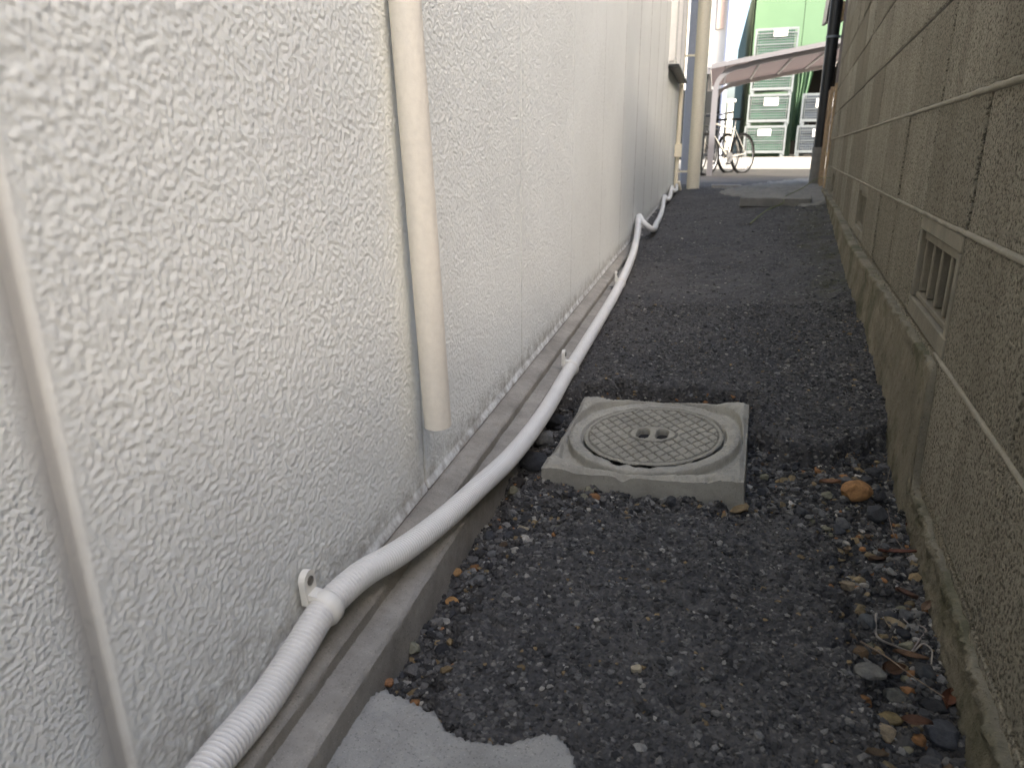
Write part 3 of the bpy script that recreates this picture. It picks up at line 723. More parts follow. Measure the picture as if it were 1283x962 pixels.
# ------------------------------------------------------------------ stones, grit, leaves
_t = (1 + sqrt(5))/2
ICO_V = np.array([(-1, _t, 0), (1, _t, 0), (-1, -_t, 0), (1, -_t, 0), (0, -1, _t), (0, 1, _t), (0, -1, -_t), (0, 1, -_t), (_t, 0, -1), (_t, 0, 1), (-_t, 0, -1), (-_t, 0, 1)], float); ICO_V /= np.linalg.norm(ICO_V[0])
ICO_F = np.array([(0, 11, 5), (0, 5, 1), (0, 1, 7), (0, 7, 10), (0, 10, 11), (1, 5, 9), (5, 11, 4), (11, 10, 2), (10, 7, 6), (7, 1, 8), (3, 9, 4), (3, 4, 2), (3, 2, 6), (3, 6, 8), (3, 8, 9), (4, 9, 5), (2, 4, 11), (6, 2, 10), (8, 6, 7), (9, 8, 1)])
def grit(name, pts, size, squash, tint, label, cat, parent=None):
    N = len(pts); r = np.random.default_rng(11)
    S = ICO_V[None]*(1 + .28*r.standard_normal((N, 12, 1)).clip(-1.3, 1.3)); ax = np.stack([r.uniform(.75, 1.35, N), r.uniform(.75, 1.2, N), squash*r.uniform(.7, 1.2, N)], -1)
    S = S*ax[:, None]*size[:, None, None]/2
    a = r.uniform(0, 2*pi, N); ca, sa = np.cos(a)[:, None], np.sin(a)[:, None]
    tl = r.normal(0, .25, (N, 1)); S[..., 2] += S[..., 0]*tl
    Xr = S[..., 0]*ca - S[..., 1]*sa; Yr = S[..., 0]*sa + S[..., 1]*ca
    Vv = np.stack([Xr, Yr, S[..., 2]], -1) + pts[:, None]
    F = (ICO_F[None] + (np.arange(N)*12)[:, None, None]).reshape(-1, 3)
    me = np_mesh(bpy.data.meshes.new(name), Vv.reshape(-1, 3), F, {'tint': np.repeat(tint, 12, 0)}, smooth=False)
    o = link(name, me, M['grit'], parent)
    return tag(o, label, cat, None, 'stuff')
def off_basin(x, y, m=.0):
    q = np.stack([x - cen[0], y - cen[1]], -1); u = q @ ex[:2]; v = q @ ey[:2]
    return (np.abs(u) > HS + m) | (np.abs(v) > HS + m)
def shades(N, kind, r):
    g = r.choice(kind[0], N, p=kind[1]); pal = np.array(PAL)[g]; return pal*r.uniform(.75, 1.25, (N, 1))
PAL = [(.036, .035, .033), (.058, .056, .052), (.085, .081, .075), (.120, .114, .103), (.16, .155, .14), (.22, .21, .185), (.20, .145, .075), (.26, .13, .055), (.36, .34, .29)]
r_ = np.random.default_rng(21)
# aggregate standing proud of the asphalt
N = 60000; x = r_.uniform(-.33, .45, N); y = .22 + 2.2*r_.uniform(0, 1, N)**1.25
k = (x < wall_x(y) - .012) & off_basin(x, y, .0) & (poly_dist(x, y, P_patch) < -.004) & (asph(x, y) > .5); x, y = x[k], y[k]; N = len(x)
s = np.clip(r_.lognormal(np.log(.0050), .42, N), .0022, .014)
grit('asphalt_aggregate', np.stack([x, y, height(x, y) - s*.06], -1), s, .55, shades(N, ((0, 1, 2, 3, 4, 5, 6), (.24, .31, .22, .12, .06, .035, .015)), r_), 'crushed stone aggregate showing in the worn asphalt', None, near_lane)
N = 9000; x = r_.uniform(-.33, .95, N); y = 2.4 + 3.6*r_.uniform(0, 1, N)**1.4
k = x < wall_x(y) - .012; x, y = x[k], y[k]; N = len(x); s = np.clip(r_.lognormal(np.log(.0065), .4, N), .003, .016)
grit('asphalt_aggregate', np.stack([x, y, height(x, y) - s*.04], -1), s, .55, shades(N, ((1, 2, 3, 4, 5, 8), (.2, .3, .25, .15, .07, .03)), r_), 'crushed stone aggregate showing in the far asphalt', None, far_lane)
# loose fine gravel in the gaps
N = 60000; x = r_.uniform(-.33, .42, N); y = r_.uniform(.3, 1.75, N); a_ = asph(x, y)
k = (x < wall_x(y) - .008) & off_basin(x, y, .002) & (poly_dist(x, y, P_patch) < -.002) & (a_ < .6) & (x > -.32); x, y = x[k], y[k]; N = len(x)
s = np.clip(r_.lognormal(np.log(.0058), .42, N), .0025, .016)
grit('gravel', np.stack([x, y, height(x, y) + s*.12], -1), s, .7, shades(N, ((0, 1, 2, 3, 4, 5, 6, 7, 8), (.2, .25, .2, .14, .09, .045, .04, .015, .02)), r_), 'fine loose gravel filling the gaps beside the basin and walls', 'gravel')
# stone shapes
def stone_mesh(seed, cuts, flat):
    r = np.random.default_rng(seed); bm = bmesh.new(); bmesh.ops.create_icosphere(bm, subdivisions=3, radius=1.0)
    V = np.array([v.co for v in bm.verts]); n_ = r.standard_normal((cuts, 3)); n_ /= np.linalg.norm(n_, axis=1)[:, None]; dd = r.uniform(.55, .9, cuts)
    for q, d in zip(n_, dd):
        t = V @ q - d; V = np.where((t > 0)[:, None], V - q*t[:, None]*.94, V)
    fr = r.standard_normal((6, 3))*2.2; ph = r.uniform(0, 6, 6)
    V = V*(1 + .035*np.sin(V @ fr.T + ph).sum(1)[:, None])
    V *= np.array([1.0, r.uniform(.65, .9), flat*r.uniform(.85, 1.1)]); V /= np.abs(V[:, 0]).max()
    for v, c in zip(bm.verts, V): v.co = c*.5
    me = bpy.data.meshes.new('stone'); bm.to_mesh(me); bm.free(); me.materials.append(M['stone'])
    me.polygons.foreach_set('use_smooth', np.ones(len(me.polygons), bool)); me.set_sharp_from_angle(angle=radians(24)); return me
SM = [stone_mesh(100 + i, 9 + i % 5, .55 + .05*(i % 5)) for i in range(12)]
def put_stone(x, y, size, c, label, group=None, mi=None, rz=None, sink=.18, name='stone', sc=(1, 1, 1), z=None):
    o = bpy.data.objects.new(name, SM[(mi if mi is not None else random.randrange(12)) % 12]); col.objects.link(o)
    o.scale = (size*sc[0], size*sc[1], size*sc[2]); o.rotation_euler = (random.gauss(0, .18), random.gauss(0, .18), rz if rz is not None else random.uniform(0, 6.28))
    h = float(height(np.array([x]), np.array([y]))[0]) if z is None else z
    o.location = (x, y, h + size*sc[2]*(.28 - sink*.5)); o.color = (*c, 1); return tag(o, label, 'stone', group)
ORANGE = (.30, .15, .06); TAN = (.26, .20, .11); GREY = (.12, .12, .115); DGREY = (.062, .063, .065); PALE = (.36, .34, .29); BROWN = (.11, .075, .045); ASPH = (.034, .034, .035); OLIVE = (.20, .19, .13)
placed = []
def ps(px, py, spx, c, label, group=None, mi=None, sc=(1, 1, 1), rz=None):
    q = onz(px, py, .0); h = float(height(np.array([q[0]]), np.array([q[1]]), False)[0]); q = onz(px, py + spx*.15, h)
    d = float(np.dot(q - np.array([0, 0, EYE]), ROT @ np.array([0, 0, 1.]))); size = spx*d/FPX
    placed.append((q[0], q[1], size)); return put_stone(q[0], q[1], size, c, label, group, mi, rz, sc=sc)
ps(1070, 617, 42, (.36, .19, .075), 'large orange-brown stone in the gravel beside the block wall', mi=1, sc=(1, 1, .95), rz=.3)
ps(1096, 649, 36, DGREY, 'dark angular stone just before the large orange-brown stone', mi=4, rz=1.)
ps(1103, 592, 17, (.10, .10, .10), 'small grey stone standing behind the large orange-brown stone', mi=3)
ps(925, 640, 27, (.30, .22, .12), 'rounded tan pebble at the near right corner of the basin', mi=5, sc=(1, 1, .9))
ps(917, 651, 14, (.34, .19, .09), 'little orange chip in front of the rounded tan pebble by the basin')
ps(1022, 598, 22, ORANGE, 'flat orange chip in gravel between basin and large orange-brown stone', sc=(1, .6, .5))
ps(1008, 611, 18, GREY, 'pale grey chip beside the flat orange chip in the gravel', sc=(1, .7, .6))
ps(1058, 597, 18, (.34, .16, .05), 'bright orange chip tucked behind the large orange-brown stone')
ps(1083, 783, 34, (.10, .105, .105), 'upright slate-grey stone beside the dry grass blades', mi=7, sc=(.8, .9, 1.2))
ps(1088, 853, 44, (.17, .165, .145), 'big rounded light-grey stone at the asphalt edge', mi=5, sc=(1, 1, .9))
ps(1121, 878, 34, (.13, .125, .105), 'angular olive-grey stone between the light-grey stone and block wall', mi=2)
ps(1113, 899, 34, (.25, .19, .09), 'long smooth tan stone near the big rounded light-grey stone', mi=5, sc=(1, .65, .6), rz=.1)
ps(1108, 919, 28, (.38, .30, .19), 'cream and orange stone in front of the long smooth tan stone', mi=8)
ps(1077, 819, 32, (.13, .085, .045), 'brown lump of stone beside the big rounded light-grey stone', mi=6)
ps(1157, 838, 34, (.055, .057, .058), 'dark grey stone under the dry grass by the block wall', mi=9)
ps(1182, 922, 52, (.075, .077, .082), 'largest dark slate stone against the foot of the block wall', mi=4, rz=.2, sc=(1, 1, .95))
ps(1172, 872, 58, ASPH, 'broken black asphalt lump against the block wall', mi=10, sc=(1, .6, .5), rz=.1)
ps(1076, 750, 32, (.20, .16, .09), 'long tan splinter of stone at the edge of the asphalt', sc=(1, .55, .5), mi=2, rz=-.9)
ps(1062, 736, 24, (.25, .20, .13), 'pale tan chip beside the long tan splinter of stone', mi=3)
ps(570, 727, 20, (.36, .21, .09), 'upper of two orange pebbles lying beside the footing', mi=5)
ps(566, 750, 18, (.40, .22, .08), 'lower of two orange pebbles lying beside the footing', mi=5)
ps(553, 738, 18, (.19, .17, .13), 'dull brown pebble touching the two orange pebbles')
ps(557, 777, 18, PALE, 'whitish chip just below the two orange pebbles')
ps(518, 815, 25, (.25, .24, .17), 'greenish-grey pebble by the footing above the concrete patch', mi=2)
ps(487, 857, 18, (.38, .19, .09), 'single orange pebble at the corner of the concrete patch', mi=3)
ps(512, 866, 10, (.5, .49, .46), 'tiny white pebble at the edge of the concrete patch')
ps(655, 661, 18, (.33, .28, .19), 'pale tan pebble in gravel in front of the basin corner')
ps(798, 839, 18, (.44, .38, .26), 'cream pebble alone in the middle of the asphalt', mi=3)
ps(802, 935, 20, (.30, .29, .26), 'grey stone chip at the right end of the concrete patch', mi=2)
ps(684, 556, 32, (.17, .17, .16), 'grey stone wedged between hose and basin', mi=7)
ps(668, 579, 40, ASPH, 'rounded black asphalt lump between hose and basin', mi=5)
ps(700, 528, 36, ASPH, 'black asphalt chunk at the far left side of the basin', mi=10)
ps(688, 512, 30, (.03, .03, .03), 'dark asphalt crumb beside the hose behind the basin', mi=8)
ps(648, 604, 26, (.05, .045, .04), 'dark brown stone lying under the hose in front of basin', mi=6)
# the rest of the countable stones, by colour and place
r_ = np.random.default_rng(5); kinds = [(DGREY, 'dark grey'), (GREY, 'mid grey'), (ASPH, 'black'), (BROWN, 'brown'), (TAN, 'tan'), (OLIVE, 'olive'), (PALE, 'pale'), (ORANGE, 'orange')]
pk = np.array([.27, .22, .14, .10, .10, .08, .05, .04]); cnt = 0; tries = 0
while cnt < 230 and tries < 20000:
    tries += 1
    if r_.random() < .72: x = r_.uniform(.06, .37); y = r_.uniform(.5, 1.5); place = 'right'
    else: x = r_.uniform(-.315, -.02); y = r_.uniform(.42, 1.3); place = 'left'
    if x > wall_x(y) - .028: continue
    if float(asph(np.array([x]), np.array([y]))[0]) > .35 or poly_dist(np.array([x]), np.array([y]), P_patch)[0] > -.01 or not off_basin(np.array([x]), np.array([y]), .008)[0]: continue
    s = float(np.clip(r_.lognormal(np.log(.0145), .36), .009, .028))
    if any((x-a)**2 + (y-b)**2 < (.45*(s+c))**2 for a, b, c in placed): continue
    placed.append((x, y, s)); i = r_.choice(8, p=pk); c, nm = kinds[i]; c = tuple(np.array(c)*r_.uniform(.75, 1.25))
    wh = 'in the loose gravel beside the block wall' if place == 'right' else 'in the loose gravel along the stucco footing'
    put_stone(x, y, s, c, f'small {nm} loose stone {wh}', f'small {nm} stones {wh}'); cnt += 1
r_ = np.random.default_rng(9); n_ = 0
while n_ < 45:
    x = r_.uniform(-.28, .42); y = r_.uniform(.5, 2.9)
    if x > wall_x(y) - .05 or float(asph(np.array([x]), np.array([y]))[0]) < .9 or not off_basin(np.array([x]), np.array([y]), .02)[0] or poly_dist(np.array([x]), np.array([y]), P_patch)[0] > -.01: continue
    put_stone(x, y, float(r_.uniform(.006, .012)), tuple(np.array(PALE)*r_.uniform(.5, 1.1)), 'small whitish stone chip lying loose on the asphalt', 'whitish chips scattered over the asphalt', sink=.1); n_ += 1
r_ = np.random.default_rng(77); n_ = 0
while n_ < 46:
    x_, y_ = 1040 + 150*r_.random(), 560 + 400*r_.random(); q = onz(x_, y_, -.02); x, y = q[0], q[1]; s = float(np.clip(r_.lognormal(np.log(.021), .25), .015, .034))
    if x > wall_x(y) - .035 or float(asph(np.array([x]), np.array([y]))[0]) > .3 or any((x-a)**2 + (y-b)**2 < (.4*(s+c))**2 for a, b, c in placed if c > .014): 
        n_ += .02; continue
    placed.append((x, y, s)); c, nm = kinds[r_.choice(8, p=pk)]; c = tuple(np.array(c)*r_.uniform(.8, 1.3))
    put_stone(x, y, s, c, f'walnut-sized {nm} stone in the debris at the foot of the block wall', f'walnut-sized {nm} stones at the block wall'); n_ += 1
# dry leaves
def leaf(px, py, lpx, wpx, ang, c, label, curl=.25, bend=.3):
    q = onz(px, py, .0); h = float(height(np.array([q[0]]), np.array([q[1]]), False)[0]) + .008; q = onz(px, py, h)
    d = float(np.dot(q - np.array([0, 0, EYE]), ROT @ np.array([0, 0, 1.]))); L = lpx*d/FPX; W = wpx*d/FPX
    n = 13; V = []
    for i, t in enumerate(np.linspace(-1, 1, n)):
        w_ = W/2*(1 - abs(t)**1.8)**.8*(1 - .25*t) + .0002
        for j in (-1, -.5, 0, .5, 1): V.append((t*L/2, j*w_, curl*W*abs(j)**1.5 + bend*L*.12*(t*t) ))
    V = np.array(V); F = [(i*5+j, i*5+j+1, (i+1)*5+j+1, (i+1)*5+j) for i in range(n-1) for j in range(4)]
    mb = MB(); mb.add(V, F); mb.add(V - np.array([0, 0, .0005]), [f[::-1] for f in F])
    o = mb.build('leaf', M['leaf'], None, smooth=True); o.location = tuple(q); o.rotation_euler = (random.gauss(0, .25), random.gauss(0, .2), ang); o.color = (*c, 1)
    return tag(o, label, 'leaf')
leaf(1128, 788, 44, 15, -.75, (.33, .26, .16), 'pale tan dry leaf lying open among the stones')
leaf(1125, 692, 46, 11, .05, (.16, .065, .04), 'long reddish dead leaf lying across the gravel')
leaf(1148, 668, 30, 12, -.8, (.14, .055, .035), 'curled red-brown dead leaf leaning on the block wall foot', .6)
leaf(1188, 878, 34, 16, 1.2, (.15, .06, .03), 'rust-coloured dead leaf beside the largest dark slate stone', .5)
leaf(1117, 840, 36, 18, .5, (.12, .065, .035), 'brown dead leaf under the dry twig', .4)
leaf(1140, 822, 44, 10, .1, (.20, .12, .07), 'light brown dead leaf lying against the dark grey stone', .4)
leaf(1152, 700, 20, 10, 1.0, (.09, .05, .035), 'little dark dead leaf near the curled red-brown leaf', .5)
for q in [(1098, 702, 24, 10, .4, (.13, .08, .05), 'small brown dead leaf between the long reddish leaf and asphalt'), (1135, 745, 26, 11, -.3, (.11, .06, .04), 'dull brown dead leaf above the pale tan leaf'),
          (1160, 760, 22, 9, .9, (.18, .12, .08), 'fawn dead leaf close to the wall above the dry grass'), (1062, 690, 22, 9, 1.3, (.22, .16, .10), 'straw-coloured leaf scrap at the asphalt edge'),
          (1150, 905, 36, 14, -.4, (.12, .06, .035), 'chestnut dead leaf in front of the black asphalt lump'), (1195, 850, 26, 10, 1.4, (.16, .08, .045), 'reddish leaf scrap propped on the wall foot'), (1098, 945, 30, 12, .2, (.17, .12, .07), 'tan leaf scrap beside the cream and orange stone'),
          (1040, 605, 26, 9, .1, (.24, .13, .07), 'orange-brown leaf scrap left of the large orange-brown stone')]: leaf(*q, .4)
def wire(px_list, r0, r1, c, label, name, cat, lift=.006):
    pts = []
    for q in px_list:
        a = onz(q[0], q[1], .0); h = float(height(np.array([a[0]]), np.array([a[1]]), False)[0]) + lift + (q[2] if len(q) > 2 else 0); pts.append(onz(q[0], q[1], h))
    P_ = catmull(pts, 8); mb = MB(); mb.tube(P_, list(np.linspace(r0, r1, len(P_))), 6); o = mb.build(name, M['leaf'], None, smooth=True); o.color = (*c, 1); return tag(o, label, cat)
wire([(1078, 803), (1110, 822), (1145, 848), (1183, 873, .01)], .0011, .0006, (.24, .18, .12), 'thin straight dry twig across the stones towards the wall', 'twig', 'twig', .014)
wire([(1098, 768), (1097, 785), (1102, 800), (1122, 809), (1142, 816), (1157, 806), (1166, 812), (1167, 832)], .0017, .0009, (.34, .30, .25), 'bent pale dry grass blade over the stones', 'dry_grass_blade', 'grass', .012)
wire([(1142, 816), (1153, 800), (1160, 788), (1150, 782)], .0013, .0006, (.30, .25, .22), 'short curling dry grass blade by the bent pale one', 'dry_grass_blade', 'grass', .014)
wire([(1132, 775), (1143, 787), (1148, 798)], .0009, .0006, (.33, .30, .26), 'thin dry grass thread beside the pale tan leaf', 'dry_grass_blade', 'grass', .014)
wire([(1112, 640), (1121, 672), (1133, 690), (1141, 705)], .0008, .0005, (.22, .17, .13), 'hair-thin dry stalk beside the long reddish leaf', 'twig', 'twig', .012)
wire([(1121, 562, .03), (1117, 580, .015), (1111, 605)], .0007, .0005, (.22, .18, .13), 'hair-thin dry stalk leaning on the wall behind the orange stone', 'twig', 'twig', .006)

# ------------------------------------------------------------------ far end of the alley
def gz(x, y): return float(base_h(np.array([x]), np.array([y]))[0])
# concrete apron, kerb, slab lid
ap = [onz(*q, .15)[:2] for q in [(905, 236), (935, 230), (985, 224), (1012, 217), (1038, 226), (1052, 250), (1030, 262), (1000, 263), (975, 248), (930, 246), (905, 240)]]
AX, AY = np.meshgrid(np.arange(-.1, 1.35, .02), np.arange(5.2, 11.0, .04), indexing='xy'); ad = poly_dist(AX, AY, [tuple(q) for q in ap]) + .03*T_big(AX, AY)
az = height(AX, AY, False) + .012 - .07*(1 - sm(ad, -.03, .0)) + .002*T_lump(AX, AY)
tag(link('concrete_apron', grid_mesh('concrete_apron', np.stack([AX, AY, az], -1)), M['slab']), 'pale concrete apron at the far end of the alley', None, None, 'structure')
kb = onz(891, 238, .10); kb2 = onz(930, 238, .12)
mb = MB(); mb.box((kb[0]*.5 + kb2[0]*.5, kb[1], gz(kb[0], kb[1]) + .012), (kb2[0]-kb[0], .1, .06), b=.006); o = mb.build('kerb', M['patch']); tag(o, 'short pale concrete kerb on the ground beside the thick downpipe', 'kerb')
sl_c = onz(970, 256, .17); mb = MB()
ang = -.12
m4 = Matrix.Translation((sl_c[0] + .02, sl_c[1] + .12, gz(sl_c[0], sl_c[1]) + .026)) @ Matrix.Rotation(ang, 4, 'Z')
mb.box((0, 0, 0), (.46, .34, .065), m=m4, b=.006); tag(mb.build('concrete_slab', M['slab']), 'thick concrete slab lying on the asphalt before the apron', 'slab')
mb = MB(); q = onz(934, 263, .125); mb.tube([(q[0]-.03, q[1], q[2]+.012), (q[0], q[1]+.01, q[2]+.022), (q[0]+.05, q[1], q[2]+.016), (q[0]+.09, q[1]+.02, q[2]+.012)], [.008, .016, .014, .005], 7)
tag(mb.build('scrap', M['black'], smooth=True), 'black rubber scrap beside the concrete slab', 'scrap')
gs = [onz(940, 280, .14), onz(962, 263, .17), onz(980, 255, .20), onz(984, 245, .26), onz(1005, 236, .28), onz(1020, 225, .33), onz(1035, 223, .36), onz(1053, 223, .36)]
gs[-1] = np.array([float(wall_x(4.6)) - .05, 4.6, ony(1053, 223, 4.6)[2]]); gs[-2] = ony(1035, 223, 5.2); gs[-3] = ony(1020, 226, 5.6); gs[-4] = ony(1005, 236, 5.7); gs[-5] = ony(984, 246, 5.5)
mb = MB(); pth = catmull(gs, 8); mb.tube(pth, list(np.linspace(.0035, .002, len(pth))), 6); tag(mb.build('grass_stem', M['grass'], smooth=True), 'long thin green grass stem arching over the concrete slab', 'grass')
# thick cream downpipe with brackets
dpx, dpy = -.19, 8.3; z0 = gz(dpx, dpy) - .01
big = empty('downpipe', (dpx, dpy, z0), 'thick cream downpipe standing clear of the stucco wall', 'pipe')
mb = MB(); mb.tube([(dpx, dpy, z0), (dpx, dpy, 3.3)], .067, 24); mb.build('pipe_wall', M['pipe'], big, smooth=True)
for z in (EYE + .846, EYE - .297, EYE + 2.2):
    mb = MB(); mb.tube([(dpx, dpy, z - .012), (dpx, dpy, z + .012)], .071, 24); mb.bar((WX + .002, dpy, z), (dpx - .06, dpy, z), .03, .02); mb.build('bracket', M['pipe'], big)
# conduit and junction box on the wall
cx, cy = WX + .03, 7.95
cd = empty('conduit', (cx, cy, .12), 'slim cream conduit with a junction box on the stucco wall', 'conduit')
mb = MB(); mb.tube([(cx, cy, .14), (cx, cy, EYE - .14)], .020, 12); mb.tube([(cx, cy, EYE - .02), (cx, cy, 3.2)], .022, 12); mb.build('tube', M['pipe'], cd, smooth=True)
mb = MB(); mb.box((cx + .005, cy, EYE - .08), (.07, .12, .13), b=.006); mb.build('junction_box', M['pipe'], cd)
mb = MB(); mb.tube([(cx, cy, .14), (cx + .02, cy, .10), (cx + .05, cy - .05, .12), (cx + .03, cy - .08, .2)], .018, 10); mb.build('elbow', M['pipe'], cd, smooth=True)
mb = MB(); mb.box((-.285, 9.15, 1.75), (.16, .05, 3.3), b=.01); tag(mb.build('grey_duct', M['grey_pipe']), 'flat grey duct behind the thick cream downpipe', 'duct')
# black downpipe and brown timber house on the right
bp = (1.005, 8.0)
b_ = empty('black_downpipe', (bp[0], bp[1], gz(*bp)), 'black downpipe with a grey sleeve at its foot', 'pipe')
mb = MB(); mb.tube([(*bp, gz(*bp) + .33), (*bp, 4.7)], .056, 20); mb.build('pipe_wall', M['black'], b_, smooth=True)
mb = MB(); mb.tube([(*bp, gz(*bp) - .02), (*bp, gz(*bp) + .36)], .063, 20); mb.build('sleeve', M['slab'], b_, smooth=True)
mb = MB(); mb.tube([(*bp, EYE + .92), (*bp, EYE + .94)], .06, 20); mb.bar((bp[0], bp[1], EYE + .93), (bp[0] + .12, bp[1], EYE + .93), .02); mb.build('bracket', M['galv'], b_)
hx = lambda y: float(wall_x(y))
hs = empty('timber_house', (hx(7), 7, 0), 'dark brown timber house beyond the end of the block wall', 'house')
def hquad(d0, d1, z0, z1, off, th, name, mat, parent=hs):
    mb = MB(); c = rn2*(RB + off + th/2) + rd2*(d0 + d1)/2
    mb.box((c[0], c[1], (z0+z1)/2), (th, d1-d0, z1-z0), rz=-RANG); return mb.build(name, mat, parent)
mb = MB(); c = rn2*(RB + 3.6) + rd2*8.0; mb.box((c[0], c[1], 2.4), (7.0, 2.4, 4.8), rz=-RANG); mb.build('wall', M['brown'], hs)
for i in range(7): hquad(6.85 + i*.19, 6.85 + i*.19 + .17, .5, 3.6, .03, .03 + .004*(i % 2), 'board', M['brown'])
for d_ in (7.05, 7.5, 7.95): hquad(d_, d_ + .07, gz(.95, 7.2) - .02, EYE + .46, -.005 - .02*(d_ > 7.3), .03, 'timber_strip', M['tan_wood'])
mb = MB(); c = rn2*(RB + 3.5) + rd2*8.0; mb.box((c[0], c[1], 4.88), (7.4, 2.8, .16), rz=-RANG); mb.build('roof', M['roof_tile'], hs)
# little eave with pale rafter ends
q = ony(1040, 20, 8.55)
ev = empty('porch_eave', (q[0], 8.55, q[2]), 'small dark eave with three pale timber ends above the black downpipe', 'eave')
a = ony(1034, 30, 8.6); b2 = ony(1040, 0, 8.6)
mb = MB(); mb.bar((a[0], 8.6, a[2]), (b2[0] + .012, 8.6, b2[2] + .25), .03, .3, up=(0, 1, 0)); mb.box((a[0] + .19, 8.75, b2[2] + .12), (.34, .3, .05)); mb.build('fascia', M['black'], ev)
for (px, py) in ((1044, 8), (1043.5, 17), (1041, 23)):
    c = ony(px, py, 8.5); mb = MB(); mb.box((c[0] + .05, 8.55, c[2]), (.14, .22, .065), b=.004); mb.build('rafter_end', M['tan_wood'], ev)
# house added out of frame to keep sun off the alley
nh = empty('blocker_house', (7.2, -3, 0), 'plain house added out of view behind the block wall to block the sun', 'house')
mb = MB(); mb.box((10.2, -3.5, 3.8), (6.0, 19.0, 7.8)); mb.build('wall', M['render_wall'], nh)
mb = MB(); mb.add([(6.9, -13.3, 7.6), (13.5, -13.3, 7.6), (13.5, 6.3, 7.6), (6.9, 6.3, 7.6), (10.2, -13.3, 8.8), (10.2, 6.3, 8.8)], [(0, 3, 5, 4), (1, 4, 5, 2), (0, 4, 1), (3, 2, 5), (0, 1, 2, 3)]); mb.build('roof', M['roof_tile'], nh)

# bicycle shelter -------------------------------------------------------
SY0, SY1 = 13.2, 17.5
fl = ony(891, 84, SY0); fr = ony(1038, 55, SY0); slope = (fr[2]-fl[2])/(fr[0]-fl[0])
sx0, sx1 = fl[0], 2.35
rz_ = lambda x: fl[2] + slope*(x - sx0)
sh = empty('bicycle_shelter', (-.05, SY0, gz(-.05, SY0)), 'cantilever bicycle shelter with smoked brown corrugated roof', 'shelter')
for yp in (SY0 + .08, SY1 - .2):
    g0 = gz(-.05, yp); mb = MB(); px0 = -.045
    mb.box((px0, yp, (g0 + rz_(px0) - .35)/2 - .01), (.095, .09, rz_(px0) - .35 - g0)); mb.build('post', M['shelter'], sh)
    # curved arm: quarter sweep into the rising beam
    mb = MB(); cl = []
    for t in np.linspace(0, 1, 12):
        a = t*pi/2; cl.append((px0 + .42*(1 - cos(a)), yp, rz_(px0) - .36 + .34*sin(a)))
    cl += [(x, yp, rz_(x) - .06) for x in (.55, 1.0, 1.6, sx1 - .05)]
    for a, b in zip(cl[:-1], cl[1:]): mb.bar(a, b, .075, .07, up=(0, 1, 0))
    mb.build('arm', M['shelter'], sh)
# corrugated roof sheet
nx = 150; xs_ = np.linspace(sx0, sx1, nx); ysr = np.linspace(SY0 - .03, SY1, 120)
X, Y = np.meshgrid(xs_, ysr, indexing='xy'); Z = fl[2] + slope*(X - sx0) + .010*np.sin(Y*2*pi/.16)
link('roof_sheet', grid_mesh('roof_sheet', np.stack([X, Y, Z], -1) - np.array(sh.location)), M['poly'], sh)
mb = MB(); mb.bar((sx0, SY0 - .05, rz_(sx0) + .0), (sx1, SY0 - .05, rz_(sx1)), .04, .07); mb.build('edge_rail', M['shelter'], sh)
mb = MB(); mb.bar((sx0, SY1 + .03, rz_(sx0)), (sx1, SY1 + .03, rz_(sx1)), .04, .05); mb.build('edge_rail', M['shelter'], sh)
for x in np.linspace(sx0 + .25, sx1 - .1, 5):
    mb = MB(); mb.bar((x, SY0, rz_(x) - .028), (x, SY1, rz_(x) - .028), .035, .03); mb.build('purlin', M['shelter'], sh)
    mb = None
mb = MB(); mb.box((sx0 - .05, (SY0+SY1)/2, rz_(sx0) - .06), (.09, SY1 - SY0 + .1, .1)); gut = mb.build('gutter', M['shelter'], sh)
mb = MB(); mb.tube([(sx0 - .05, SY0 + .1, rz_(sx0) - .1), (sx0 - .05, SY0 + .1, gz(-.1, SY0) + .02)], .022, 10); mb.build('gutter_pipe', M['black'], sh, smooth=True)

